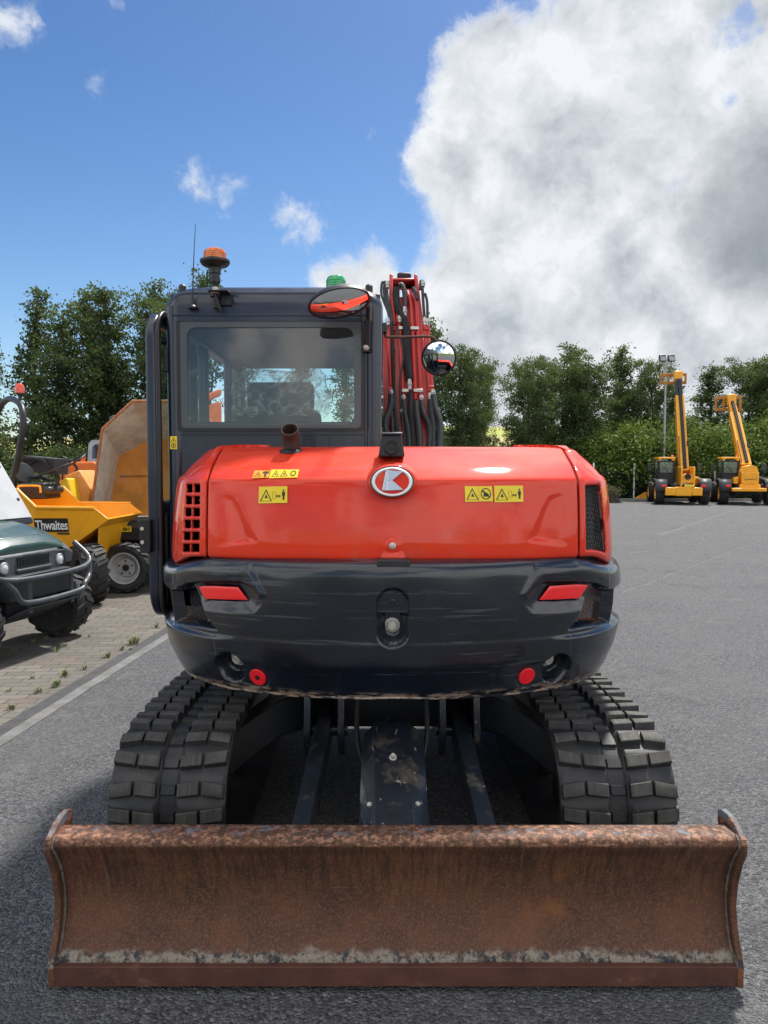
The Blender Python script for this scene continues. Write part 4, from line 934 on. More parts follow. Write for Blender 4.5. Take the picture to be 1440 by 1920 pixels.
for sg in (-1, 1):                       # end plates following the curve, with an ear above
    fr = [(2.258, .020), (2.256, .088), (2.268, .12), (2.300, .18), (2.318, .25), (2.308, .33), (2.280, .41), (2.258, .450), (2.254, .478), (2.262, .498), (2.31, .524), (2.36, .534), (2.40, .532), (2.425, .520), (2.425, .49), (2.405, .40), (2.395, .1), (2.36, .022)]
    x = BX + sg * (HW - .006)
    pz = MB(); lo = [(x, y, z) for y, z in fr]; hi = [(x + sg * .018, y - .006, z) for y, z in fr]
    pz.loft([lo, hi]); pz.build('end_plate', RUST, BL, smooth=30, bevel=.003)
for sg in (-1, 1):                       # weld beads in the corners
    b = MB()
    p = [(BX + sg * (HW - .010), y - .006 + .003 * mnoise.noise(Vector((z * 60, sg, 0))), z) for y, z in fp[2:-8]]
    b.tube(p, [.0045 + .002 * mnoise.noise(Vector((i * 1.3, sg, 2))) for i in range(len(p))], 6)
    b.build('weld_bead', WELD, BL)
# push arms
def beam(p0, p1, w0, h0, w1, h1, b):
    p0, p1 = Vector(p0), Vector(p1)
    b.loft([[p0 + Vector((x * w0, 0, z * h0)) for x, z in ((-1, -1), (1, -1), (1, 1), (-1, 1))], [p1 + Vector((x * w1, 0, z * h1)) for x, z in ((-1, -1), (1, -1), (1, 1), (-1, 1))]])
for sg in (-1, 1):
    b = MB(); beam((MX + sg * .340, 2.38, .28), (MX + sg * .300, 3.45, .50), .031, .062, .034, .062, b)
    a = b.build('push_arm', STEELB, EX, bevel=.004)
    b = MB()
    for dx in (-.075, .075): b.prism([(3.24, .42), (3.3, .36), (3.38, .38), (3.5, .55), (3.5, .70), (3.27, .70), (3.22, .5)], MX + sg * .30 + dx - .014, MX + sg * .30 + dx + .014, 'x')
    b.build('pivot_bracket', STEELB, a, bevel=.003)
    MB().lathe((MX + sg * .30 - .10, 3.33, .47), [(.03, 0), (.03, .2)], (1, 0, 0), 16).build('pivot_pin', STEELB, a)
# cylinder guard: folded plate
g0 = P(739, 1540, 2.62); g1 = P(739, 1345, 3.12); cx = MX + .002
b = MB(); 
def gsec(y, z, k): return [(cx - .130 * k, y, z - .055), (cx - .072 * k, y, z), (cx + .072 * k, y, z), (cx + .130 * k, y, z - .055), (cx + .122 * k, y, z - .060), (cx + .068 * k, y, z - .008), (cx - .068 * k, y, z - .008), (cx - .122 * k, y, z - .060)]
b.loft([gsec(2.58, .385, 1.0), gsec(3.05, .555, 1.0), gsec(3.14, .57, .95)])
GU = b.build('cylinder_guard', STEELB, EX, smooth=20, bevel=.003)
MB().tube([(cx, 2.45, .22), (cx, 3.3, .50)], .045, 16).build('blade_cylinder', STEELB, EX)
for px, py in ((737, 1404), (696, 1489), (780, 1488)): 
    yy = 2.58 + .47 * max(0, (1540 - py) / 195); zz = .385 + .17 * (1540 - py) / 195 - (0 if px == 737 else .030); xx = P(px, py, yy).x
    bolt(Vector((xx, yy - .006, zz + .004)), Vector(((0 if px == 737 else (px - 739) * .012), -.6, .8)).normalized(), .010, 'bolt', GU)
# ================================================================== GROUND
def sheet(name, pts, z, mat, kind='structure'):
    b = MB(); b.add([(x, y, z) for x, y in pts], [tuple(range(len(pts)))]); o = b.build(name, mat, None, smooth=0, fix=False); tag(o, kind=kind)
    return o
def asphalt_mat():
    m, t, b = newmat('asphalt'); c = ocoord(t)
    wv = noise(t, c, 30, 3, .5, col=True); vm = t.nodes.new('ShaderNodeVectorMath'); vm.operation = 'MULTIPLY_ADD'; t.links.new(wv, vm.inputs[0]); vm.inputs[1].default_value = (.012, .012, .012); t.links.new(c, vm.inputs[2])
    def vor(scale, feat='F1'):
        v = t.nodes.new('ShaderNodeTexVoronoi'); v.feature = feat; v.inputs['Scale'].default_value = scale; t.links.new(vm.outputs[0], v.inputs['Vector']); return v
    v1 = vor(84); v2 = vor(160); ve = vor(84, 'DISTANCE_TO_EDGE')
    s1 = t.nodes.new('ShaderNodeSeparateColor'); t.links.new(v1.outputs['Color'], s1.inputs[0])
    base = mixc(t, s1.outputs[0], (.025, .026, .029), (.165, .169, .177))
    s2 = t.nodes.new('ShaderNodeSeparateColor'); t.links.new(v2.outputs['Color'], s2.inputs[0])
    base = mixc(t, mth(t, 'MULTIPLY', s2.outputs[1], .35), base, (.105, .107, .112))
    base = mixc(t, smooth(t, s1.outputs[1], .95, .98, 0, .7), base, (.26, .255, .245))      # pale chips
    gap = smooth(t, ve.outputs['Distance'], .12, .0, 0, .22); base = mixc(t, gap, base, (.024, .024, .027))
    lg_ = noise(t, c, .55, 7, .62); base = mixc(t, smooth(t, lg_, .45, .62, 0, .45), base, (.120, .122, .125))
    st = noise(t, c, 2.6, 6, .65); base = mixc(t, smooth(t, st, .56, .68, 0, .4), base, (.17, .168, .162))
    base = mixc(t, smooth(t, noise(t, c, 1.2, 6, .65), .55, .68, 0, .5), base, (.055, .056, .060))
    # bird-lime specks and scuffs
    w = noise(t, c, 5.5, 9, .75); base = mixc(t, smooth(t, w, .715, .74, 0, .7), base, (.42, .42, .41))
    t.links.new(base, b.inputs['Base Color']); b.inputs['Roughness'].default_value = .72; b.inputs['Specular IOR Level'].default_value = .45
    h = mth(t, 'ADD', mth(t, 'MULTIPLY', v1.outputs['Distance'], -.9), mth(t, 'MULTIPLY_ADD', s1.outputs[2], .9, mth(t, 'MULTIPLY', v2.outputs['Distance'], -.5)))
    p = addbump(t, b, h, 1.0, .014); addbump(t, b, noise(t, c, 260, 3, .6), .3, .002, p)
    return m
ASPH = asphalt_mat()
def edge_x(y): return -2.45 + (y - 4.675) * .0643
PA = [(-60, -14), (edge_x(-14), -14), (edge_x(30), 30), (-60, 30)]
gm = pm('rough_grass_ground', (.07, .085, .03), .95, var=.4, scale=.3, bump=.4, bscale=20, dirt=((.16, .14, .06), .4, .15, .6))
tb = MB(); vs = []; ys = [-150, -60, -20, 0, 20, 40, 48, 56, 66, 80, 100, 130, 170, 220, 280, 340, 420, 560, 800, 1500]; xs = [-1200, -700, -450, -300, -220, -160, -120, -90, -70, -55, -40, -30, -20, -10, 0, 10, 20, 30, 40, 55, 70, 90, 120, 160, 220, 300, 450, 700, 1200]
for y in ys:
    for x in xs:
        k = sst(np.array(float(y)), 48., 240.).item()
        z = k * (13 + 3.5 * math.sin(x * .013 + .6) - 3 * (x > 0) * min(1, x / 60)) - 1.5 * sst(np.array(float(y)), 300., 900.).item()
        vs.append((x, y, z - .03))
nx_ = len(xs); tb.add(vs, [(j * nx_ + i, j * nx_ + i + 1, (j + 1) * nx_ + i + 1, (j + 1) * nx_ + i) for j in range(len(ys) - 1) for i in range(nx_ - 1)])
def field_mat():
    m, t, b = newmat('field_grass'); c = ocoord(t); s = t.nodes.new('ShaderNodeSeparateXYZ'); t.links.new(c, s.inputs[0])
    near = mixc(t, smooth(t, noise(t, c, .6, 6, .65), .35, .65), (.045, .07, .02), (.10, .12, .04))
    far = mixc(t, smooth(t, noise(t, c, .012, 4, .6), .42, .56), (.30, .33, .085), (.42, .34, .17))
    far = mixc(t, smooth(t, noise(t, c, .08, 6, .7), .55, .7, 0, .6), far, (.16, .22, .06))
    t.links.new(mixc(t, smooth(t, s.outputs['Y'], 60, 90), near, far), b.inputs['Base Color']); b.inputs['Roughness'].default_value = .95; b.inputs['Specular IOR Level'].default_value = .1; return m
tag(tb.build('ground', field_mat(), None, smooth=180, fix=False), kind='structure')
FARY = 38.2
tag(MB().add([(edge_x(-14) + .19, -14, 0), (70, -14, 0), (70, FARY, 0), (-40, FARY, 0), (-40, 30, 0), (edge_x(30) + .19, 30, 0)], [(0, 1, 2, 3, 4, 5)]).build('asphalt_yard', ASPH, None, smooth=0, fix=False), kind='structure')
def paving_mat():
    m, t, b = newmat('block_paving'); c = ocoord(t)
    mp = t.nodes.new('ShaderNodeMapping'); mp.inputs['Rotation'].default_value = (0, 0, R(-4)); t.links.new(c, mp.inputs[0])
    wv = noise(t, c, 9, 4, .6, col=True); vm = t.nodes.new('ShaderNodeVectorMath'); vm.operation = 'MULTIPLY_ADD'; t.links.new(wv, vm.inputs[0]); vm.inputs[1].default_value = (.014, .014, 0); t.links.new(mp.outputs[0], vm.inputs[2])
    br = t.nodes.new('ShaderNodeTexBrick'); t.links.new(vm.outputs[0], br.inputs['Vector'])
    br.inputs['Scale'].default_value = 1; br.inputs['Brick Width'].default_value = .21; br.inputs['Row Height'].default_value = .105; br.inputs['Mortar Size'].default_value = .0045; br.inputs['Mortar Smooth'].default_value = .3
    br.inputs['Color1'].default_value = (.112, .102, .088, 1); br.inputs['Color2'].default_value = (.158, .147, .128, 1); br.inputs['Mortar'].default_value = (.045, .04, .028, 1); br.inputs['Bias'].default_value = 0
    base = mixc(t, smooth(t, noise(t, c, 1.1, 6, .65), .4, .66, 0, .6), br.outputs['Color'], (.11, .105, .096))
    base = mixc(t, smooth(t, noise(t, c, 2.0, 5, .6), .56, .7, 0, .45), base, (.165, .11, .088))
    base = mixc(t, smooth(t, noise(t, c, 60, 4, .7), .55, .7, 0, .4), base, (.22, .205, .18))
    base = mixc(t, smooth(t, noise(t, c, 3.5, 8, .75), .66, .74, 0, .7), base, (.075, .08, .035))
    t.links.new(base, b.inputs['Base Color']); b.inputs['Roughness'].default_value = .9; b.inputs['Specular IOR Level'].default_value = .2
    p = addbump(t, b, mth(t, 'MULTIPLY', br.outputs['Fac'], -1.), .8, .006); addbump(t, b, noise(t, c, 120, 4, .6), .3, .004, p); return m
sheet('block_paving', PA, -.002, paving_mat())
def strip(name, o0, o1, z0, z1, mat):
    b = MB(); vs = []
    ys_ = list(np.arange(-14, 30.1, .25))
    for y in ys_:
        x = edge_x(y); e = .006 * mnoise.noise(Vector((0, y * 3, o0)))
        vs += [(x + o0 + e, y, z0 - .02), (x + o0 + e, y, z0), (x + o1 + e, y, z1), (x + o1 + e, y, z1 - .02)]
    b.add(vs, [(i * 4 + k, (i + 1) * 4 + k, (i + 1) * 4 + k + 1, i * 4 + k + 1) for i in range(len(ys_) - 1) for k in range(3)]); return tag(b.build(name, mat, None, smooth=30), kind='structure')
strip('drain_channel', -.015, .095, .003, .004, pm('drain_grate_iron', (.035, .036, .038), .65, var=.25, scale=9, dirt=((.10, .09, .07), .5, 12, .7), bump=.3, bscale=120))
strip('concrete_strip', .095, .19, .004, .004, pm('concrete', (.125, .124, .12), .9, var=.25, scale=6, bump=.3, bscale=90, dirt=((.12, .12, .11), .5, 4, .8)))
# lighter joints in the far asphalt
jm = pm('joint_sealer', (.125, .125, .125), .8, var=.3, scale=3)
for k, (a, c, w) in enumerate((((1168, 1112), (1415, 1018), .012), ((1240, 1003), (1392, 951), .03), ((1180, 1038), (1215, 1033), .03))):
    a, c = G(*a), G(*c); d = (c - a); nrm_ = Vector((-d.y, d.x, 0)).normalized(); b = MB(); vs = []
    for i in range(61):
        p = a + d * (i / 60) + nrm_ * .05 * mnoise.noise(Vector((i * .21, k, 0))); ww = w * (.55 + .6 * abs(mnoise.noise(Vector((i * .5, k, 4)))))
        vs += [tuple(p - nrm_ * ww + Vector((0, 0, .003))), tuple(p + nrm_ * ww + Vector((0, 0, .003)))]
    b.add(vs, [(i * 2, i * 2 + 2, i * 2 + 3, i * 2 + 1) for i in range(60)]); tag(b.build('asphalt_joint', jm, None, smooth=0), kind='structure')
kb = MB(); kb.bb(6, 70, FARY, FARY + .15, -.02, .13); kb.build('kerb', pm('kerb_concrete', (.30, .29, .27), .9, var=.2, scale=3), None, bevel=.015)['kind'] = 'structure'
tag(MB().bb(6, 70, FARY + .15, 60, -.03, .10).build('grass_verge', pm('verge_grass', (.06, .085, .025), .95, var=.45, scale=2, bump=.5, bscale=20), None), kind='structure')

# ================================================================== FOLIAGE
def leafmat(name, dark, light, trans=.3):
    m, t, b = newmat(name)
    at_ = t.nodes.new('ShaderNodeAttribute'); at_.attribute_name = 'tone'
    oi = t.nodes.new('ShaderNodeObjectInfo')
    f = mth(t, 'MULTIPLY_ADD', oi.outputs['Random'], .3, mth(t, 'MULTIPLY_ADD', at_.outputs['Fac'], .9, -.1), clamp=True)
    col = mixc(t, f, dark, light)
    t.links.new(col, b.inputs['Base Color']); b.inputs['Roughness'].default_value = .6; b.inputs['Specular IOR Level'].default_value = .15
    tr = t.nodes.new('ShaderNodeBsdfTranslucent'); t.links.new(mixc(t, .5, col, (.16, .22, .03)), tr.inputs[0])
    mx = t.nodes.new('ShaderNodeMixShader'); mx.inputs[0].default_value = trans; t.links.new(b.outputs[0], mx.inputs[1]); t.links.new(tr.outputs[0], mx.inputs[2])
    t.links.new(mx.outputs[0], t.nodes['Material Output'].inputs[0]); return m
LEAF = leafmat('alder_leaves', (.034, .060, .025), (.115, .155, .060))
LEAFD = leafmat('ivy_leaves', (.012, .026, .013), (.044, .074, .030), .12)
LEAFB = leafmat('young_bramble_leaves', (.060, .105, .022), (.15, .22, .050))
LEAFH = leafmat('hedge_leaves', (.018, .030, .015), (.050, .068, .034), .15)
BARK = pm('bark', (.10, .088, .072), .9, var=.35, scale=8, bump=.6, bscale=40)
def leaves_mesh(name, C, size, mat, rng, tone, aspect=.62, flat=.35):
    n = len(C); nrm_ = rng.normal(size=(n, 3)); nrm_[:, 2] += flat * np.sign(rng.random(n) - .1) * 1.2; nrm_ /= np.linalg.norm(nrm_, axis=1)[:, None]
    u = rng.normal(size=(n, 3)); u -= nrm_ * (u * nrm_).sum(1)[:, None]; u /= np.linalg.norm(u, axis=1)[:, None]; w = np.cross(nrm_, u)
    s = (size * (.65 + .7 * rng.random(n)))[:, None]
    V = np.empty((n, 4, 3)); V[:, 0] = C + u * s * .5; V[:, 1] = C + w * s * .5 * aspect + u * s * .05; V[:, 2] = C - u * s * .5; V[:, 3] = C - w * s * .5 * aspect + u * s * .05
    me = bpy.data.meshes.new(name); me.vertices.add(4 * n); me.vertices.foreach_set('co', V.reshape(-1)); me.loops.add(4 * n); me.loops.foreach_set('vertex_index', np.arange(4 * n, dtype=np.int32))
    me.polygons.add(n); me.polygons.foreach_set('loop_start', np.arange(0, 4 * n, 4, dtype=np.int32)); me.polygons.foreach_set('loop_total', np.full(n, 4, dtype=np.int32))
    me.materials.append(mat); me.update(); a = me.attributes.new('tone', 'FLOAT', 'FACE'); a.data.foreach_set('value', np.clip(tone, 0, 1).astype(np.float32)); me.validate(); return me
def proto(style, seed):
    """returns {'trunk': mesh, 'crown': mesh, 'ivy': mesh} about 8 m tall"""
    rg = random.Random(seed); rng = np.random.default_rng(seed); Ht = 8.0
    wb = MB(); tr = []; x = y = 0
    for i in range(17):
        z = Ht * .97 * i / 16; tr.append(Vector((x, y, z))); x += rg.uniform(-.1, .1); y += rg.uniform(-.1, .1)
    tr0 = {'alder': .13, 'round': .17, 'ivy': .15, 'thin': .07, 'bare': .07}[style]
    wb.tube(tr, [tr0 * (1 - .9 * i / 16) + .01 for i in range(17)], 7)
    C = []; T = []
    nb = {'alder': 42, 'round': 52, 'ivy': 34, 'thin': 26, 'bare': 40}[style]
    for k in range(nb):
        f = (k + rg.random()) / nb; h0 = .14 if style in ('round', 'ivy') else .22
        if style == 'ivy': h0 = .34
        if style == 'thin': h0 = .5
        h = h0 + (1 - h0) * f * .97; p0 = tr[min(15, int(h * 16))].lerp(tr[min(16, int(h * 16) + 1)], h * 16 % 1) if h < .99 else tr[16]
        env = {'alder': lambda q: 1.25 * (1 - .85 * q ** 1.1) * (.8 + .3 * math.sin(q * 9 + seed)), 'round': lambda q: 2.3 * math.sqrt(max(0, 1 - (abs(q - .45) / .62) ** 2)) + .25, 'ivy': lambda q: 1.5 * (1 - .75 * q), 'thin': lambda q: 1.2 * (1 - .6 * q), 'bare': lambda q: 1.4 * (1 - .6 * q)}[style]((h - h0) / (1 - h0))
        ln = env * rg.uniform(.62, 1.2); az = k * 2.4 + rg.uniform(-.5, .5); up = rg.uniform(.25, .8) if style != 'bare' else rg.uniform(.8, 1.6)
        d = Vector((math.cos(az), math.sin(az), up)).normalized(); pts = [p0 + d * ln * q + Vector((0, 0, .12 * math.sin(q * 3) * ln)) + Vector((rg.uniform(-.06, .06), rg.uniform(-.06, .06), 0)) for q in (0, .33, .66, 1)]
        wb.tube(pts, [.035 * (1 - .5 * h), .024, .014, .005], 4, cap=False)
        tb_ = rg.random()
        for q in range(int(3 + ln * 4)):
            tt = rg.uniform(.22, 1.05); i0 = min(2, int(tt * 3)); pp = pts[i0].lerp(pts[i0 + 1], min(1, tt * 3 - i0)) + Vector((rg.gauss(0, .20), rg.gauss(0, .20), rg.gauss(.03, .16))) * (.5 + .35 * ln)
            if style == 'bare': 
                wb.tube([pts[i0], pts[i0].lerp(pp, .6) + Vector((0, 0, .1)), pp + Vector((0, 0, .35))], [.009, .006, .003], 3, cap=False); continue
            if rg.random() < .3: wb.tube([pts[i0], pp], [.008, .004], 3, cap=False)
            nl = rg.randint(26, 50) if style != 'round' else rg.randint(38, 66); rr = rg.uniform(.10, .21) * (1.25 if style == 'round' else 1); ct = rg.random()
            C.append(np.array(pp) + rng.normal(size=(nl, 3)) * (rr, rr, rr * .62)); T.append(np.full(nl, .12 + .35 * tb_ + .50 * ct) + rng.normal(size=nl) * .13)
    out = {'trunk': wb}
    if C: out['crown'] = (np.concatenate(C), np.concatenate(T), LEAF, .115)
    if style == 'ivy' or (style == 'round' and seed % 2):
        A = []; TT = []; top = .70 if style == 'ivy' else .5
        for k in range(150 if style == 'ivy' else 70):
            h = rg.uniform(0, top); p0 = tr[min(15, int(h * 16))]; r = rg.uniform(.1, .62) * (1.15 - .5 * h / top) * (1 + .5 * math.sin(k)); az = rg.uniform(0, 6.28); nl = rg.randint(45, 70)
            A.append(np.array(p0 + Vector((r * math.cos(az), r * math.sin(az), (h * 16 % 1) * .5))) + rng.normal(size=(nl, 3)) * (.15, .15, .2)); TT.append(np.full(nl, rg.random() * .8) + rng.normal(size=nl) * .2)
        out['ivy'] = (np.concatenate(A), np.concatenate(TT), LEAFD, .105)
    res = {}
    rng2 = np.random.default_rng(seed + 99)
    for k, q in out.items():
        if k == 'trunk':
            me = bpy.data.meshes.new('trunk'); me.from_pydata(wb.v, [], wb.f); me.materials.append(BARK); me.polygons.foreach_set('use_smooth', [True] * len(me.polygons)); res[k] = me
        else: res[k] = leaves_mesh(k, q[0], q[3], q[2], rng2, q[1])
    return res
PRO = {(s, k): proto(s, sd_) for s, k, sd_ in (('alder', 0, 3), ('alder', 1, 8), ('alder', 2, 21), ('ivy', 0, 5), ('ivy', 1, 16), ('round', 0, 12), ('round', 1, 7), ('round', 2, 30), ('thin', 0, 9), ('bare', 0, 4))}
def tree(px, ytop, Y, style, k, label, group, wd=1., rz=0., zbase=0.):
    top = P(px, ytop, Y); s = (top.z - zbase) / 8.0
    o = bpy.data.objects.new('tree', None); COL.objects.link(o); o.location = (top.x, Y, zbase); o.scale = (s * wd, s * wd, s); o.rotation_euler = (0, 0, rz)
    tag(o, label, 'tree', group)
    for nm, me in PRO[(style, k)].items():
        c = bpy.data.objects.new(nm, me); COL.objects.link(c); c.parent = o
    return o
LT = 'tall trees behind the dumpers'
tree(-12, 585, 27, 'alder', 1, 'slim airy tree cut by the left edge of the photo', LT, .9, 1.)
tree(58, 530, 26, 'alder', 0, 'tall slim tree with sky showing through, behind the curved roll bar and red beacon', LT, 1.0, .4)
tree(118, 568, 25, 'ivy', 0, 'dark ivy-clad tree left of the big grey and orange skip', LT, 1.05, 2.2)
tree(160, 530, 28, 'alder', 2, 'tall airy tree just right of the dark ivy-clad tree', LT, 1.0, 3.5)
tree(215, 530, 26.5, 'ivy', 1, 'green ivy-clad tree rising behind the left shoulder of the big skip', LT, 1.05, .8)
tree(200, 600, 29, 'alder', 0, 'shorter tree behind the ivy-clad trees left of the big skip', LT, 1.15, 5.1)
tree(276, 520, 27, 'alder', 1, 'tall airy tree directly left of the excavator cab', LT, 1.0, 2.6)
tree(325, 575, 26, 'round', 0, 'tree showing between the open cab door and the cab corner', LT, .75, 1.1)
tree(386, 506, 28.5, 'thin', 0, 'slender tree whose tip shows above the cab beside the amber beacon', LT, .8, 2.)
tree(455, 600, 28, 'alder', 2, 'leafy tree seen through the left of the cab rear window', LT, .9, 4.)
tree(560, 620, 30, 'alder', 1, 'leafy tree seen through the middle of the cab rear window', LT, .9, 2.)
tree(650, 600, 29, 'alder', 0, 'leafy tree seen through the right of the cab rear window', LT, .9, 5.)
RT = 'tree line beyond the right side of the yard'
tree(745, 660, 37, 'round', 2, 'tree hidden mostly behind the boom', RT, .8, 1.)
tree(806, 592, 34, 'alder', 2, 'tall tree whose crown rises directly above the round mirror', RT, .95, .6)
tree(850, 668, 35, 'round', 1, 'dense tree right of the round mirror and black hoses', RT, .85, 2.)
tree(893, 692, 37, 'round', 0, 'rounded tree left of the gap of sky above the red hood', RT, .55, 3.)
tree(1002, 690, 41, 'round', 1, 'dark broad ivy-clad tree right of the sky gap above the red hood', RT, .85, 5.)
tree(1040, 684, 44, 'round', 2, 'mid green broad tree between the dark ivy-clad tree and the tallest pale one', RT, .95, 1.4)
tree(1098, 636, 46, 'alder', 1, 'tall feathery tree above the right end of the red hood', RT, 1.3, .3)
tree(1095, 690, 43, 'round', 0, 'bushy tree in front of the tall feathery one', RT, .8, 4.2)
tree(1165, 655, 47, 'thin', 0, 'bare-stemmed tree with a tuft on top, left of the floodlight mast', RT, 1.2, 1.)
tree(1165, 735, 45, 'round', 2, 'low full tree under the tufted bare-stemmed tree', RT, .9, 3.3)
tree(1215, 690, 45, 'round', 1, 'full tree directly left of the floodlight mast', RT, .75, .9)
tree(1262, 712, 48, 'alder', 0, 'slim tree behind the left telehandler boom', RT, 1.1, 2.)
tree(1303, 735, 50, 'bare', 0, 'leafless pale tree between the two telehandler booms', RT, 1.0, 1.)
tree(1342, 678, 46, 'alder', 2, 'tall spreading tree left of the right-hand telehandler boom', RT, 1.35, 4.)
tree(1398, 690, 47, 'round', 0, 'broad tree behind the right-hand telehandler boom', RT, .85, 2.4)
tree(1448, 684, 45, 'round', 2, 'broad tree cut by the right edge of the photo', RT, .85, .4)
def bushproto(seed, mat, size=.062):
    rng = np.random.default_rng(seed); rg = random.Random(seed); C = []; T = []
    for k in range(210):
        a = rg.uniform(0, 6.28); e = rg.random() ** .6; zz = math.sqrt(max(0, 1 - e * e)) * rg.uniform(.55, 1.05); nl = 74
        C.append(np.array((1.25 * e * math.cos(a), 1.0 * e * math.sin(a), 1.55 * zz + .05)) + rng.normal(size=(nl, 3)) * (.115, .115, .085)); T.append(np.full(nl, rg.random()) + rng.normal(size=nl) * .15)
    return leaves_mesh('foliage', np.concatenate(C), size, mat, rng, np.concatenate(T))
BP_ = [bushproto(1, LEAFB), bushproto(2, LEAFB), bushproto(3, LEAF), bushproto(4, LEAF)]
def bush(px, ytop, Y, k, label, group, w=1., zb=0.):
    ytop += 14 * math.sin(px * 12.9898); Y += 1.2 + .6 * math.sin(px * 7.1); w *= 1 + .2 * math.sin(px * 3.3); top = P(px, ytop, Y); s = max(.4, (top.z - zb) / 1.65); o = bpy.data.objects.new('bush', BP_[k]); COL.objects.link(o); o.location = (top.x, Y, zb); o.scale = (s * w, s, s); o.rotation_euler = (0, 0, px * .7)
    tag(o, label, 'bush', group)
BG = 'bushes growing over the far fence'
for i, (px, yt, Y, k, w, lb) in enumerate(((850, 800, 40, 3, 1.5, 'dark bush at the foot of the trees just right of the black hoses'), (925, 848, 41, 2, 1.2, 'dark bush under the sky gap above the hood'), (985, 806, 41, 3, 1.2, 'dark bush below the broad ivy-clad tree'), (1040, 812, 41.5, 0, 1.1, 'bright green bush above the hood right of centre'), (1092, 800, 42, 2, 1.1, 'mid green bush above the right end of the hood'),
        (1128, 810, 41, 0, 1.0, 'bright green bush just past the hood corner'), (1165, 792, 42.5, 1, 1.1, 'bright green bush left of the single white post'), (1200, 800, 41, 1, 1.0, 'bright green bush behind the white post'), (1232, 790, 42, 0, 1.0, 'bright green bush at the foot of the floodlight mast'), (1268, 800, 41.5, 1, 1.0, 'bright green bush behind the cab of the left telehandler'),
        (1305, 790, 42, 0, 1.1, 'bright green bush under the leafless tree'), (1338, 802, 41, 1, 1.0, 'bright green bush between the two telehandlers'), (1372, 795, 42, 0, 1.1, 'bright green bush behind the cab of the right telehandler'), (1410, 790, 42, 1, 1.1, 'bright green bush behind the right telehandler boom'), (1446, 775, 41, 0, 1.1, 'tall bright bush at the right edge of the photo'),
        (1120, 860, 39.9, 2, 1.0, 'lower mid green bush beside the hood corner'), (1180, 862, 39.9, 3, 1.0, 'lower mid green bush left of the left telehandler'), (1250, 866, 39.9, 2, 1.0, 'lower mid green bush behind the left telehandler wheels'), (1325, 864, 39.9, 3, 1.0, 'lower mid green bush between the telehandler wheels'), (1395, 864, 39.9, 2, 1.0, 'lower mid green bush behind the right telehandler tail'))):
    bush(px, yt, Y, k, lb, BG, w)
LG = 'scrub at the foot of the left trees'
for px, yt, Y, k, lb in ((-10, 838, 22, 3, 'scrub bush at the left edge behind the roll bar'), (35, 850, 23, 0, 'bright green scrub bush behind the folded black canopy'), (80, 842, 23, 3, 'dark scrub bush above the folded black canopy'), (120, 838, 22, 3, 'dark scrub bush at the foot of the dark ivy-clad tree'), (155, 835, 23, 2, 'scrub bush above the orange tractor'), (200, 830, 23, 3, 'scrub bush behind the big skip'), (250, 820, 23, 2, 'scrub bush hidden behind the big skip'), (300, 800, 24, 3, 'scrub bush seen through the open cab door'), (380, 830, 24, 2, 'bush seen through the cab side window'), (470, 835, 25, 3, 'bush seen through the left of the cab glass'), (560, 835, 25, 2, 'bush seen through the middle of the cab glass'), (650, 835, 25, 3, 'bush seen through the right of the cab glass')):
    bush(px, yt, Y, k, lb, LG, 1.25)
# trimmed hedge behind the kerb
rng = np.random.default_rng(77); nH = 26000; q = rng.random((nH, 3)); hx = 9 + q[:, 0] * 26; hz = q[:, 2] ** .8 * 1.35 + .1; C = np.c_[hx, 38.95 + (q[:, 1] - .5) * .5 + .12 * np.sin(hx * 1.7), hz + .1 * np.sin(hx * 2.3) * (hz > .9)]
o = bpy.data.objects.new('hedge', leaves_mesh('hedge', C, .13, LEAFH, rng, .5 + .3 * np.sin(hx * 2.1) * np.sin(hz * 4) + rng.normal(size=nH) * .22)); COL.objects.link(o); tag(o, 'low grey-green hedge running behind the kerb at the far side of the yard', 'hedge')
# white posts
for px, y0, y1, lb in ((1188, 943, 869, 'thin white post left of the left telehandler'), (1339, 940, 883, 'thin white post between the two telehandlers'), (1112, 943, 868, 'thin white post just behind the hood corner')):
    p = P(px, y0, 38.75); MB().lathe((p.x, 38.75, 0), [(.045, 0), (.045, P(px, y1, 38.75).z - .03), (.03, P(px, y1, 38.75).z), (.003, P(px, y1, 38.75).z)], (0, 0, 1), 10).build('fence_post', WHITE)
    tag(bpy.data.objects[-1] if False else COL.objects[-1], lb, 'post', 'white posts along the kerb')
# floodlight mast
fx = P(1246, 800, 39.6)
FM = thing('floodlight_mast', (fx.x, 39.6, 0), 'slim grey mast with two floodlights standing behind the left telehandler', 'floodlight mast'); zt = P(1246, 682, 39.6).z
GALV = pm('galvanised_steel', (.36, .38, .40), .5, metal=.5, var=.15, scale=5)
MB().tube([(fx.x, 39.6, 0), (fx.x, 39.6, zt)], [.075, .05], 12).build('pole', GALV, FM)
MB().bb(fx.x - .34, fx.x + .34, 39.56, 39.64, zt - .03, zt + .05).build('crossbar', GALV, FM)
for dx in (-.22, .24):
    b = MB(); b.box((fx.x + dx, 39.5, zt + .27), (.36, .14, .36), (R(-25), 0, 0)); h_ = b.build('lamp_head', BLK, FM, bevel=.03)
    MB().box((fx.x + dx, 39.415, zt + .245), (.27, .02, .26), (R(-25), 0, 0)).build('lamp_glass', pm('lamp_glass', (.35, .37, .38), .15, coat=1) if dx < 0 else MATS['lamp_glass'], h_, bevel=.01)
    MB().tube([(fx.x + dx - .19, 39.56, zt + .28), (fx.x + dx - .19, 39.6, zt), (fx.x + dx + .19, 39.6, zt), (fx.x + dx + .19, 39.56, zt + .28)], .012, 6).build('bracket', GALV, h_)
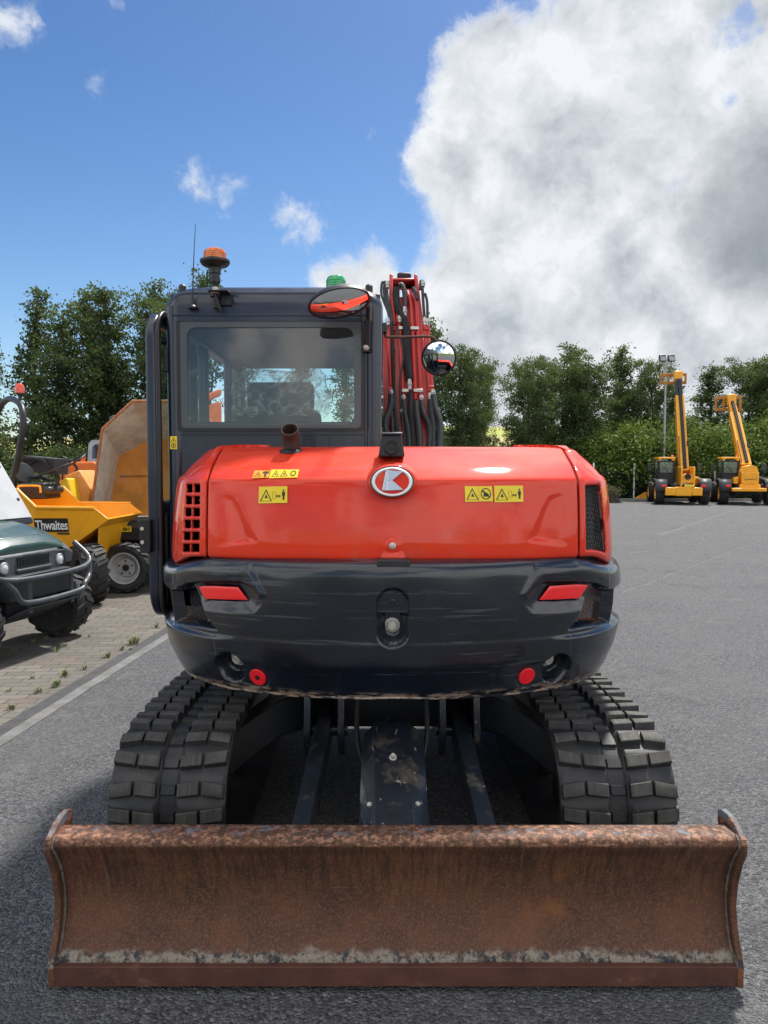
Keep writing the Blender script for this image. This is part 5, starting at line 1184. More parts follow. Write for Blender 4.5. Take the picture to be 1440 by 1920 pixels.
# planter crate with dry plants by the kerb
cp = P(1143, 940, 36.5); PC = thing('planter_crate', (cp.x, 36.5, 0), 'dark slatted crate holding dry plants by the kerb beside the red hood', 'planter crate')
b = MB(); 
for z in (.06, .18, .30): b.bb(cp.x - .4, cp.x + .4, 36.2, 36.23, z, z + .09); b.bb(cp.x - .4, cp.x + .4, 36.77, 36.8, z, z + .09); b.bb(cp.x - .4, cp.x - .37, 36.2, 36.8, z, z + .09); b.bb(cp.x + .37, cp.x + .4, 36.2, 36.8, z, z + .09)
b.bb(cp.x - .5, cp.x + .5, 36.15, 36.85, .0, .05); b.build('crate', pm('weathered_wood', (.06, .05, .04), .9, var=.3), PC)
rng = np.random.default_rng(5); q = rng.normal(size=(900, 3)) * (.22, .18, .13) + (cp.x, 36.5, .52)
o = bpy.data.objects.new('plant', leaves_mesh('plant', q - np.array((cp.x, 36.5, 0)), .09, leafmat('dry_plant', (.07, .06, .04), (.16, .14, .09)), rng, rng.random(900))); COL.objects.link(o); o.parent = PC
# weeds in the paving joints
def tuft(p, h, n, label, seed):
    rg = random.Random(seed); b = MB()
    for i in range(n):
        a = rg.uniform(0, 6.28); l = h * rg.uniform(.5, 1.1); s = rg.uniform(.2, 1.0); d = Vector((math.cos(a), math.sin(a), 0)); r = rg.uniform(0, h * .5); c = p + d * r; w = Vector((-d.y, d.x, 0)) * .004
        m1 = c + d * l * s * .4 + Vector((0, 0, l * .6)); m2 = c + d * l * s + Vector((0, 0, l * .85))
        b.add([c - w, c + w, m1 + w * .8, m1 - w * .8, m2], [(0, 1, 2, 3), (3, 2, 4)])
    tag(b.build('weed', WEED, None, smooth=0, fix=False), label, 'weed', 'weeds in the paving joints')
WEED = pm('weed_blades', (.17, .19, .075), .8, var=.35, scale=15)
for i, (px, py, h, n, lb) in enumerate(((250, 1207, .10, 46, 'biggest grass tuft beside the drain, nearest the cab door'), (228, 1218, .05, 20, 'small tuft just left of the biggest one at the drain'), (201, 1232, .06, 30, 'low tuft on the drain edge below the biggest one'), (160, 1254, .04, 20, 'small tuft on the drain edge at its middle'), (120, 1267, .06, 34, 'tuft above the pale stone by the drain'), (105, 1287, .06, 40, 'spreading tuft across the drain'), (72, 1298, .05, 24, 'pale dry tuft left of the spreading one'), (122, 1212, .05, 18, 'pale weed in the middle of the paving'), (105, 1222, .05, 18, 'weed left of the pale one in the paving'), (86, 1200, .05, 14, 'weed under the front of the utility vehicle'), (28, 1222, .05, 12, 'lone weed near the left edge of the paving'), (60, 1272, .04, 12, 'flat weed low on the paving'), (16, 1297, .04, 12, 'weed near the left edge just above the drain'), (20, 1330, .05, 30, 'moss-like tuft lowest by the drain'), (166, 1195, .04, 10, 'tiny weed in the paving below the dumper tyre'), (293, 1176, .06, 16, 'weed at the drain right under the cab door'), (62, 1206, .05, 14, 'thin weed beside the utility vehicle tyre'), (245, 1219, .03, 12, 'flat weed overlapping the concrete strip'))):
    tuft(G(px, py), h, n, lb, i)
# ================================================================== VEHICLES ON THE LEFT
def wheel(name, c, r, w, axis, parent, rim, knob=14, label=None, rimface=1, hub=.55, org=None):
    """tyre with chevron bars, rim child; axis = unit vector pointing to the outer face"""
    A = Vector(axis).normalized(); c = Vector(c); U = A.orthogonal().normalized()
    U = Vector((0, 0, 1)) if abs(A.z) < .9 else U; B = A.cross(U)
    b = MB(); b.lathe(c, [(r * hub, -w * .42), (r * .8, -w * .5), (r * .92, -w * .44), (r * .95, -w * .2), (r * .955, 0), (r * .95, w * .2), (r * .92, w * .44), (r * .8, w * .5), (r * hub, w * .42), (r * hub * .98, w * .3)], A, 40, (True, False))
    for i in range(knob):
        for s_ in (-1, 1):
            a0 = 6.28318 * (i + (.5 if s_ > 0 else 0)) / knob; da = 6.28318 / knob * .42
            def q(a, h, rr): return c + A * h + (U * math.cos(a) + B * math.sin(a)) * rr
            hs = [(s_ * w * .02, a0), (s_ * w * .30, a0 + da * .6), (s_ * w * .50, a0 + da * 1.1)]
            lo = []; hi = []
            for (h, a) in hs: lo += [(a - da * .45, h), (a + da * .45, h)]
            P6 = [lo[0], lo[2], lo[4], lo[5], lo[3], lo[1]]
            rt = [.94, .94, .86, .86, .94, .94]; ro = [1.0, 1.0, .95, .95, 1.0, 1.0]
            b.loft([[q(a, h, r * k) for (a, h), k in zip(P6, rt)], [q(a, h, r * k) for (a, h), k in zip(P6, ro)]], (False, True))
    o = b.build(name, RUBBER, parent, smooth=30)
    rb = MB().lathe(c, [(r * hub * 1.0, w * .40), (r * hub * .97, w * .44), (r * hub * .90, w * .42), (r * hub * .86, w * .20), (r * hub * .78, w * .02), (r * hub * .62, w * -.02), (r * hub * .55, w * .10), (r * hub * .30, w * .12), (r * hub * .29, w * .10), (.004, w * .10)], A, 36, (False, True))
    ro_ = rb.build('rim', rim, o, smooth=35)
    nb = MB(); nb.lathe(c, [(r * hub * .20, w * .08), (r * hub * .20, w * .17), (r * hub * .14, w * .19), (.003, w * .19)], A, 14)
    for k in range(5):
        a = 6.28318 * k / 5; nb.lathe(c + (U * math.cos(a) + B * math.sin(a)) * r * hub * .42, [(r * .032, w * .08), (r * .035, w * .19), (.002, w * .20)], A, 6)
    nb.build('wheel_nuts', BLK, o, smooth=0)
    return o
GREYRIM = pm('grey_rim', (.42, .43, .44), .45, metal=.1, var=.12, scale=12, dirt=((.2, .17, .14), .25, 14, .4))
DARKRIM = pm('dark_rim', (.05, .05, .055), .5, var=.2)
GRN = pm('dark_green_paint', (.016, .050, .042), .36, var=.12, coat=.4, dirt=((.16, .17, .15), .3, 5, .35))
DGP = pm('dark_grey_plastic', (.050, .055, .062), .55, var=.15, dirt=((.12, .12, .115), .3, 8, .4), bump=.05, bscale=150)
def local(name, x, y, rz, label, cat, group=None):
    o = thing(name, (x, y, 0), label, cat, group, rz, world=False); return o
# ---- green utility vehicle
U = local('utility_vehicle', -3.38, 6.78, math.atan2(-.24, .97), 'dark green utility vehicle with a grey bull bar, cut by the left edge', 'utility vehicle')
for (x, y) in ((0, .60), (0, -.60), (-1.95, .60), (-1.95, -.60)): wheel('wheel', (x, y, .325), .325, .25, (0, 1 if y > 0 else -1, 0), U, DARKRIM, 16, hub=.5)
b = MB()
def hl(x, z, w): return [(x, -w, z - .03), (x, -w * .72, z + .01), (x, -w * .4, z + .035), (x, w * .4, z + .035), (x, w * .72, z + .01), (x, w, z - .03), (x, w, z - .16), (x, -w, z - .16)]
b.loft([hl(-.62, 1.16, .56), hl(-.30, 1.125, .57), hl(-.08, 1.06, .56), hl(.10, .985, .53), hl(.16, .93, .50)]); b.build('hood', GRN, U, smooth=25, bevel=.012)
MB().loft([[(-.55, -.34, 1.20), (-.55, .34, 1.20), (-.55, .34, 1.18), (-.55, -.34, 1.18)], [(-.1, -.32, 1.115), (-.1, .32, 1.115), (-.1, .32, 1.08), (-.1, -.32, 1.08)], [(.07, -.26, 1.035), (.07, .26, 1.035), (.07, .26, 1.0), (.07, -.26, 1.0)]]).build('hood_panel', GRN, U, bevel=.008)
for s_ in (-1, 1):
    b = MB(); b.loft([[(-.62, s_ * .52, .98), (-.62, s_ * .72, .94), (-.62, s_ * .72, .62), (-.62, s_ * .52, .62)], [(-.3, s_ * .54, 1.06), (-.3, s_ * .74, .98), (-.3, s_ * .74, .86), (-.3, s_ * .54, .80)], [(.0, s_ * .52, .98), (.0, s_ * .72, .90), (.0, s_ * .72, .80), (.0, s_ * .52, .78)], [(.20, s_ * .44, .90), (.18, s_ * .60, .84), (.16, s_ * .60, .74), (.20, s_ * .44, .74)]]); b.build('fender', DGP, U, smooth=30, bevel=.015)
_k0 = len(COL.objects)
b = MB(); b.loft([[(.30, -.50, .60), (.30, .50, .60), (.30, .50, .90), (.30, -.50, .90)], [(.42, -.36, .60), (.42, .36, .60), (.40, .34, .90), (.40, -.34, .90)]]); b.build('front_fascia', DGP, U, bevel=.02)
def slot_grille(y0, y1, z0, z1, x):
    b = MB(); b.mi = 0; b.bb(x - .02, x + .004, y0, y1, z0, z1)
    for k in range(5): z = z0 + (z1 - z0) * (k + .5) / 5; b.tube([(x + .008, y0, z), (x + .008, y1, z)], .004, 4)
    n_ = int((y1 - y0) / .035)
    for k in range(n_ + 1): y = y0 + (y1 - y0) * k / n_; b.tube([(x + .008, y, z0), (x + .008, y, z1)], .004, 4)
    return b
SHX = .20
FA = slot_grille(-.2, .2, .78, .87, .405).build('grille', BLK, U, smooth=0); slot_grille(-.2, .2, .64, .72, .415).build('grille', BLK, U, smooth=0)
MB().bb(.40, .435, -.23, .23, .735, .765).build('grille_bar', DGP, U, bevel=.008)
b = MB()
for k in range(8): b.bb(.402, .407, -.11 + k * .029, -.093 + k * .029, .885, .897)
b.build('nose_lettering', GREYRIM, U, smooth=0)
for s_ in (-1, 1):
    MB().prism([(.27 * s_ if s_ > 0 else -.47, .70), (.47 if s_ > 0 else -.27, .70), (.45 if s_ > 0 else -.27, .88), (.27 if s_ > 0 else -.45, .88)], .375, .402, 'x').build('headlight_housing', BLK, U, bevel=.01)
    h = MB().lathe((.40, s_ * .36, .795), [(.052, 0), (.052, .012), (.046, .018), (.043, .010), (.02, .004), (.002, .004)], (1, 0, 0), 24).build('headlight', GREYRIM, U)
    MB().lathe((.404, s_ * .36, .795), [(.044, 0), (.036, .012), (.02, .018), (.002, .020)], (1, 0, 0), 20).build('lamp_glass', pm('headlamp_glass', (.75, .78, .80), .08, coat=1) if s_ < 0 else MATS['headlamp_glass'], h)
BAR = pm('worn_dark_bar', (.055, .062, .070), .38, metal=.2, var=.2, scale=6, dirt=((.3, .3, .3), .3, 12, .5))
b = MB()
b.tube(crs([(.30, -.70, .92), (.48, -.68, .82), (.56, -.58, .73), (.60, -.3, .70), (.60, .3, .70), (.56, .58, .73), (.48, .68, .80), (.32, .70, .92)], 5), .026, 12)
b.tube(crs([(.56, -.55, .73), (.60, -.47, .62), (.62, -.34, .50), (.62, .34, .50), (.60, .47, .56), (.54, .62, .62), (.50, .68, .80)], 5), .026, 12)
for y in (-.28, .28): b.bb(.585, .60, y - .022, y + .022, .40, .72)
b.build('bull_bar', BAR, U, smooth=50)
b = MB(); b.loft([[(.64, -.32, .46), (.64, .32, .46), (.64, .32, .45), (.64, -.32, .45)], [(.20, -.36, .27), (.20, .36, .27), (.20, .36, .25), (.20, -.36, .25)]]); b.build('skid_plate', DGP, U, bevel=.004)
for _o in list(COL.objects)[_k0:]: _o.data.transform(Matrix.Translation((-.20, 0, 0)))
b = MB(); b.bb(-2.3, .2, -.33, .33, .33, .58); b.bb(-.1, .3, -.4, .4, .5, .72)
for s_ in (-1, 1): b.tube([(.1, s_ * .3, .36), (0, s_ * .52, .33)], .02); b.tube([(-.2, s_ * .3, .36), (0, s_ * .52, .33)], .02); b.tube([(0, s_ * .36, .75), (0, s_ * .48, .36)], .028)
b.build('chassis', DARKU, U, bevel=.01)
CLEARW = pm('scuffed_sky_pale_windscreen', (.48, .49, .49), .3, var=.08, scale=3, coat=.6, dirt=((.5, .42, .32), .3, 5, .5))  # pale opaque base stands in for the sky reflected in the clear sheet
wz = [(-.31, 1.17), (-.80, 1.98)]
WS = MB().loft([[(wz[0][0], -.62, wz[0][1]), (wz[0][0], .62, wz[0][1]), (wz[0][0] + .012, .62, wz[0][1]), (wz[0][0] + .012, -.62, wz[0][1])], [(wz[1][0], -.58, wz[1][1]), (wz[1][0], .58, wz[1][1]), (wz[1][0] + .012, .58, wz[1][1]), (wz[1][0] + .012, -.58, wz[1][1])]]).build('windscreen', CLEARW, U, smooth=0, bevel=.003)
for t_, y in ((.22, .56), (.62, .54), (.9, .52), (.22, -.56), (.62, -.54)):
    p = Vector((wz[0][0] + (wz[1][0] - wz[0][0]) * t_ + .012, y, wz[0][1] + (wz[1][1] - wz[0][1]) * t_)); MB().lathe(p, [(.018, 0), (.016, .008), (.002, .010)], (.84, 0, .54), 10).build('knob', BLK, WS)
b = MB(); b.bb(-.42, -.30, -.64, .64, 1.10, 1.165); b.build('windscreen_sill', DGP, U, bevel=.015)
b = MB()
b.tube([(-1.0, -.60, 1.98), (-1.0, .60, 1.98)], .022, 8); b.tube([(-1.7, -.60, 1.98), (-1.7, .60, 1.98)], .022, 8)
for s_ in (-1, 1): b.tube(crs([(-.40, s_ * .66, 1.12), (-.86, s_ * .62, 1.93), (-1.0, s_ * .6, 1.98), (-1.7, s_ * .6, 1.98), (-1.9, s_ * .64, 1.6), (-1.95, s_ * .66, .9)], 4), .024, 10)
b.build('roll_cage', BLK, U)
b = MB(); b.bb(-1.9, -.7, -.62, .62, .60, .80); b.bb(-1.6, -1.45, -.6, .6, .8, 1.3); b.bb(-3.0, -1.95, -.66, .66, .72, 1.05); b.build('body', GRN, U, bevel=.02)

# ---- site dumpers
DY = pm('dumper_yellow_paint', (.86, .38, .010), .38, var=.06, coat=.3, dirt=((.5, .22, .05), .25, 4, .3), streak=((.5, .3, .15), .72, (14, 14, 3), .35))
DY2 = pm('bright_yellow_panel', (.80, .52, .02), .42, var=.08, dirt=((.6, .4, .1), .3, 6, .4))
PEACH = pm('faded_orange_panel', (.72, .32, .09), .5, var=.1, dirt=((.6, .4, .25), .3, 6, .4))
OR = pm('orange_paint', (.62, .13, .012), .45, var=.12, dirt=((.4, .15, .06), .3, 6, .5))
def shell(rim, bot, name, mats, parent, th=.012, bmi=0):
    b = MB(); n = len(rim); b.add(rim + bot, [(i, (i + 1) % n, n + (i + 1) % n, n + i) for i in range(n)]); b.mi = bmi; b.add(bot, [tuple(range(n))])
    return b.build(name, mats, parent, smooth=0, solid=th, bevel=.0, fix=True)
D1 = local('site_dumper', 0, 0, 0, 'yellow site dumper with a black name sticker on its skip, behind the green utility vehicle', 'dumper', 'site dumpers')
Yn, Yf = 9.22, 10.52
nearr = [(-4.95, 1.40), (-4.52, 1.39), (-4.30, 1.175), (-3.58, 1.165), (-3.41, 1.03)]
rim = [(x, Yn, z) for x, z in nearr] + [(x, Yf, z) for x, z in nearr[::-1]]
lowr = [(-4.85, .62), (-4.6, .60), (-4.35, .60), (-4.05, .64), (-3.92, .68)]
bot = [(x, Yn + .10, z) for x, z in lowr] + [(x, Yf - .10, z) for x, z in lowr[::-1]]
sk = shell(rim, bot, 'skip', [DY, DY], D1, .014)
b = MB()                                   # rolled rim
b.tube([(x, Yn - .01, z) for x, z in nearr[:4]], .022, 8); b.tube([(x, Yf + .01, z) for x, z in nearr[:4]], .022, 8); b.tube([(-3.42, Yn, 1.03), (-3.42, Yf, 1.03)], .012, 6); b.build('skip_rim', DY, sk)
b = MB(); b.loft([[(-3.92, Yn + .32, .66), (-4.05, Yn + .32, .62), (-4.05, Yf - .32, .62), (-3.92, Yf - .32, .66)], [(-3.70, Yn + .40, .26), (-3.80, Yn + .40, .26), (-3.80, Yf - .40, .26), (-3.70, Yf - .40, .26)]])
b.loft([[(-3.56, Yn + .10, .95), (-3.58, Yn + .10, .93), (-3.58, Yf - .10, .93), (-3.56, Yf - .10, .95)], [(-3.70, Yn + .40, .28), (-3.72, Yn + .40, .26), (-3.72, Yf - .40, .26), (-3.70, Yf - .40, .28)]]); b.build('skip_front_plate', DY, sk, bevel=.006)
b = MB(); b.tube([(-3.95, Yn + .2, .60), (-3.75, Yn + .2, .60)], .035, 10)
for k in range(3): b.lathe((-3.78 + k * .05, Yn + .2, .61 + k * .015), [(.02, -.02), (.042, -.01), (.042, .01), (.02, .02)], (1, 0, .3), 10)
b.build('skip_hinge', DY, sk)
MB().tube([(-4.0, Yn + .2, .58), (-4.25, Yn + .2, .55)], .03).build('skip_ram', CHROME, sk)
# sticker with its lettering
yl = Yn + .012
def side_y(z): return Yn + .10 * (1.17 - z) / .56
q0, q1 = P(62, 972, Yn), P(126.5, 998, Yn)
ST = MB().add([(q0.x, side_y(q0.z) - .010, q0.z), (q1.x, side_y(q0.z) - .010, q0.z), (q1.x, side_y(q1.z) - .010, q1.z), (q0.x, side_y(q1.z) - .010, q1.z)], [(0, 1, 2, 3)]).build('name_sticker', INK, sk, smooth=0, fix=False)
def text(s, w, h, mat, parent, M, name='lettering', bold=.0, sx=1.):
    c = bpy.data.curves.new('t', 'FONT'); c.body = s; c.size = 1; c.extrude = .02; c.offset = bold; c.space_character = .95
    t = bpy.data.objects.new('t', c); COL.objects.link(t); dg = bpy.context.evaluated_depsgraph_get(); me = bpy.data.meshes.new_from_object(t.evaluated_get(dg)); bpy.data.objects.remove(t)
    co = np.empty(len(me.vertices) * 3); me.vertices.foreach_get('co', co); co = co.reshape(-1, 3); mn, mx_ = co.min(0), co.max(0); co = (co - mn) / (mx_ - mn); co[:, 0] *= w; co[:, 1] *= h; co[:, 2] = (co[:, 2] - .5) * .003
    me.vertices.foreach_set('co', co.reshape(-1)); me.materials.clear(); me.materials.append(mat); me.transform(M); me.update()
    o = bpy.data.objects.new(name, me); COL.objects.link(o); o.parent = parent; ORIG[o.name] = Vector((0, 0, 0)); return o
a0, a1 = P(64.5, 994, Yn), P(125, 975.5, Yn)
Mt = Matrix.Translation((a0.x, side_y(a0.z) - .014, a0.z)) @ Matrix.Rotation(R(90) + math.atan2(.10, .56), 4, 'X')
text('Thwaites', a1.x - a0.x, a1.z - a0.z, WHITE, sk, Mt, 'lettering', .014)
q0, q1 = P(104, 999.5, Yn), P(127, 1002.5, Yn); MB().bb(q0.x, q1.x, side_y(q0.z) - .011, side_y(q0.z) + .01, q1.z, q0.z).build('sticker_stripe', INK, sk, smooth=0)
wheel('wheel', (-3.62, 9.10, .37), .37, .30, (-.80, -.60, 0), D1, DARKRIM, 16); wheel('wheel', (-3.72, 10.66, .37), .37, .30, (0, 1, 0), D1, GREYRIM, 16)
wheel('wheel', (-5.5, 9.15, .37), .37, .30, (0, -1, 0), D1, GREYRIM, 16); wheel('wheel', (-5.5, 10.6, .37), .37, .30, (0, 1, 0), D1, GREYRIM, 16)
b = MB(); b.bb(-6.2, -3.75, 9.55, 10.2, .35, .60); b.bb(-6.0, -5.05, 9.5, 10.3, .6, 1.15); b.build('chassis', DARKU, D1, bevel=.02)
b = MB(); b.bb(-6.2, -5.3, 9.45, 10.35, .75, 1.30); b.build('engine_cover', DY, D1, bevel=.05)
b = MB(); a_ = P(33, 925, 9.5); b.tube(crs([P(34, 922, 9.45), P(34, 914, 9.45), P(38, 911, 9.45), P(70, 911, 9.45), P(75, 914, 9.45), P(76, 924, 9.45)], 3), .014, 8); b.build('grab_rail', DY, D1)
def rollbar(pts, Yq, parent): return MB().tube(crs([P(x, y, Yq + d) for x, y, d in pts], 5), .042, 12).build('roll_bar', BLK, parent)
rb = rollbar([(24, 960, -.2), (25, 905, -.2), (35, 850, -.2), (43, 800, -.2), (41, 765, -.1), (28, 750, .2), (12, 750, .6), (-4, 772, .9), (-12, 820, 1.1), (-20, 900, 1.1)], 10.1, D1)
bb_ = P(37, 737, 10.0); MB().lathe(bb_, [(.02, -.10), (.02, -.03), (.055, -.02), (.055, 0)], (0, 0, 1), 16).build('beacon_base', BLK, D1); MB().lathe(bb_, [(.060, 0), (.062, .06), (.052, .10), (.03, .125), (.003, .128)], (0, 0, 1), 20).build('beacon', pm('red_lens', (.72, .06, .015), .2, coat=.8), D1)
sc2 = P(43, 888, 10.0)
st_ = MB().lathe(sc2, [(.10, -.05), (.145, -.03), (.155, 0), (.13, .045), (.003, .06)], (.75, -.55, .25), 20).build('seat', pm('seat_vinyl', (.022, .023, .026), .42, var=.15), D1); st_.scale = (1, 1, 1)
MB().bb(sc2.x - .1, sc2.x + .45, 9.8, 10.25, sc2.z - .27, sc2.z - .17).build('seat_cushion', MATS['seat_vinyl'], D1, bevel=.04)
def steering(c, tilt, r, parent):
    A = Vector(tilt).normalized(); u = A.orthogonal().normalized(); w = A.cross(u); b = MB()
    b.tube([c + (u * math.cos(6.2832 * i / 24) + w * math.sin(6.2832 * i / 24)) * r for i in range(25)], .014, 8, cap=False)
    for k in range(3): b.tube([c - A * .03, c + (u * math.cos(2.1 * k) + w * math.sin(2.1 * k)) * r], .010, 6)
    b.tube([c - A * .03, c - A * .12, c + Vector((-.02, 0, -.32))], .022, 8); return b.build('steering_wheel', BLK, parent)
steering(P(103, 880, 10.0), (-.35, -.15, .9), .20, D1)
b = MB(); c_ = P(80, 872, 10.6)
for k in range(6): b.tube(crs([c_ + Vector((-.26 + k * .03, -.17, -.10 + .02 * k)), c_ + Vector((-.2 + k * .05, -.18, .09)), c_ + Vector((.05 + k * .03, -.17, .08 - .03 * k)), c_ + Vector((.14, -.17, -.08))], 5), .010, 6)
b.box(c_ + Vector((0, .1, 0)), (.44, .5, .22), (0, R(6), 0)); b.build('folded_canopy', pm('black_canvas', (.016, .017, .019), .7, var=.3, bump=.4, bscale=30), D1, bevel=.03)
b = MB(); b.tube([P(58, 895, 10.0), P(75, 893, 10.0), P(95, 900, 10.0)], .03); b.bb(P(50, 900, 10).x, P(96, 900, 10).x, 9.8, 10.3, P(60, 935, 10).z, P(60, 905, 10).z); b.build('control_console', BLK, D1, bevel=.02)
# second dumper: big skip turned up on end
D2 = local('site_dumper', 0, 0, 0, 'large dumper with a worn grey and orange skip tipped on end beside the cab door', 'dumper', 'site dumpers')
GSK = pm('worn_grey_skip_steel', (.60, .56, .50), .6, metal=.0, var=.18, scale=4, dirt=((.20, .15, .11), .45, 5, .6), streak=((.48, .45, .40), .56, (7, 7, 16), .5), bump=.08, bscale=20)
OSK = pm('scraped_orange_skip_floor', (.62, .25, .04), .55, var=.2, scale=3, dirt=((.32, .26, .18), .5, 3, .75), streak=((.30, .15, .06), .58, (5, 5, 2), .6), bump=.08, bscale=20)
def pp_(l, Y): return [P(x, y, Y) for x, y in l]
o_ = pp_([(169, 968), (192, 804), (249, 752), (352, 752), (410, 804), (432, 968)], 11.1); i_ = pp_([(200, 975), (222, 856), (282, 822), (330, 822), (384, 856), (402, 975)], 12.1)
b = MB(); n = 6; b.add(o_ + i_, [(k, k + 1, n + k + 1, n + k) for k in range(n - 1)]); b.mi = 1; b.add(i_, [tuple(range(n))]); b.mi = 0; b.add([o_[0], o_[5], i_[5], i_[0]], [(0, 1, 2, 3)])
SK2 = b.build('skip', [GSK, OSK], D2, smooth=0, solid=.02)
MB().tube([o_[0]] + o_[1:5] + [o_[5]], .022, 8).build('skip_rim', pm('rusty_orange_rim', (.36, .15, .06), .7, var=.3, scale=12), SK2)
b = MB(); b.tube([P(225, 893, 12.05), P(300, 892, 12.05)], .006); b.build('seam', RUSTP, SK2)
wheel('wheel', (-3.44, 9.93, .335), .335, .30, (0, -1, 0), D2, GREYRIM, 15, hub=.64); wheel('wheel', (-3.44, 11.4, .335), .335, .30, (0, 1, 0), D2, GREYRIM, 15)
wheel('wheel', (-1.6, 9.95, .335), .335, .30, (0, -1, 0), D2, GREYRIM, 15); wheel('wheel', (-1.6, 11.4, .335), .335, .30, (0, 1, 0), D2, GREYRIM, 15)
b = MB(); b.bb(-3.6, -1.0, 10.3, 11.2, .35, .62); b.bb(-3.7, -2.4, 10.2, 11.3, .66, .84); b.build('chassis', DARKU, D2, bevel=.02)
q0, q1 = P(216, 987, 10.18), P(246, 997, 10.18); NP = MB().bb(q0.x, q1.x, 10.17, 10.19, q1.z, q0.z).build('number_plate', YEL, D2, smooth=0)
text('-Z 0H', (q1.x - q0.x) * .85, (q0.z - q1.z) * .66, INK, NP, Matrix.Translation((q0.x + (q1.x - q0.x) * .07, 10.166, q1.z + (q0.z - q1.z) * .17)) @ Matrix.Rotation(R(90), 4, 'X'), 'lettering', .02)
b = MB(); b.loft([[P(x, y, 12.6) for x, y in ((204, 782), (214, 778), (222, 790), (210, 800))], [P(x, y, 12.9) for x, y in ((204, 782), (214, 778), (222, 790), (210, 800))]]); b.build('mirror', DGP, D2, bevel=.02)
# third dumper: yellow and faded-orange panels behind the yellow skip
D3 = local('site_dumper', 0, 0, 0, 'half-hidden dumper with a bright yellow panel, a faded orange panel and a black steering wheel', 'dumper', 'site dumpers')
b = MB(); l = pp_([(88, 945), (89, 922), (100, 912), (120, 897), (127, 897), (137, 942)], 10.9); b.loft([l, [p + Vector((0, .5, 0)) for p in l]]); b.build('yellow_panel', DY2, D3, bevel=.02)
b = MB(); l = pp_([(120, 893), (148, 881), (169, 918), (166, 945), (141, 945)], 11.2); b.loft([l, [p + Vector((0, .6, 0)) for p in l]]); pb = b.build('orange_panel', PEACH, D3, bevel=.02)
for x, y in ((148, 893), (152, 905), (158, 915), (162, 925), (135, 915)): MB().lathe(P(x, y, 11.185), [(.012, 0), (.010, .006), (.001, .007)], (0, -1, 0), 8).build('bolt', BOLT, pb)
steering(P(136, 866, 11.6), (-.45, -.3, .85), .22, D3)
b = MB(); b.tube([P(126, 860, 11.4), P(118, 855, 11.4), P(117, 900, 11.4)], .014); b.tube([P(128, 870, 11.5), P(134, 862, 11.5)], .02); b.build('control_lever', BLK, D3)
b = MB(); b.bb(-5.2, -4.0, 11.3, 12.3, .35, .9); b.build('chassis', DARKU, D3, bevel=.02)
for x, y in ((-5.3, 11.2), (-4.2, 11.2), (-5.3, 12.5), (-4.2, 12.5)): wheel('wheel', (x, y + .5, .37), .37, .3, (0, -1 if y < 12 else 1, 0), D3, GREYRIM, 12)
# orange machine further back
T1 = local('orange_excavator', 0, 0, 0, 'orange machine with exhaust stub and pale cab, behind the dumpers', 'excavator')
Yq = 15.0
b = MB(); l = pp_([(106, 895), (106, 880), (118, 866), (176, 865), (182, 872), (182, 930), (106, 930)], Yq); b.loft([l, [p + Vector((0, 1.2, 0)) for p in l]]); b.build('engine_hood', OR, T1, bevel=.04)
MB().tube([P(156, 868, Yq + .3), P(156, 855, Yq + .3)], .05, 12).build('exhaust_stub', OR, T1)
b = MB(); o2 = pp_([(164, 865), (166, 832), (172, 825), (200, 825), (200, 865)], Yq + .3); i2 = pp_([(172, 860), (173, 838), (178, 833), (194, 833), (194, 860)], Yq + .3); n = 5
b.add(o2 + i2 + [p + Vector((0, 1.0, 0)) for p in o2 + i2], [(k, (k + 1) % n, n + (k + 1) % n, n + k) for k in range(n)] + [(10 + k, 10 + (k + 1) % n, 15 + (k + 1) % n, 15 + k) for k in range(n)] + [(k, 10 + k, 10 + (k + 1) % n, (k + 1) % n) for k in range(n)] + [(5 + k, 15 + k, 15 + (k + 1) % n, 5 + (k + 1) % n) for k in range(n)]); b.build('cab', pm('pale_blue_grey', (.30, .34, .40), .4), T1)
b = MB(); b.bb(P(100, 900, 15).x, P(200, 900, 15).x, 15.1, 16.4, .0, .55); b.bb(P(110, 900, 15).x, P(190, 900, 15).x, 15.2, 16.2, .5, 1.2); b.build('tracks', RUBBER, T1, bevel=.1)
for k in range(4): MB().tube([P(107 + k * 3, 878, Yq - .1), P(106 + k * 3, 868, Yq - .1)], .012).build('guard_bar', OR, T1)
# red-orange booms seen through the cab's side window
T2 = local('orange_excavator', 0, 0, 0, 'orange machine glimpsed only through the left of the cab rear window', 'excavator')
b = MB(); b.loft([pp_([(372, 745), (415, 728), (415, 742), (372, 760)], 18.), pp_([(372, 745), (415, 728), (415, 742), (372, 760)], 18.4)]); b.loft([pp_([(370, 765), (415, 752), (418, 905), (370, 905)], 18.), pp_([(370, 765), (415, 752), (418, 905), (370, 905)], 19.)]); b.build('body', OR, T2, bevel=.05)
b = MB(); b.bb(P(360, 900, 18).x, P(425, 900, 18).x, 18, 19.5, 0, .8); b.build('tracks', RUBBER, T2, bevel=.1)

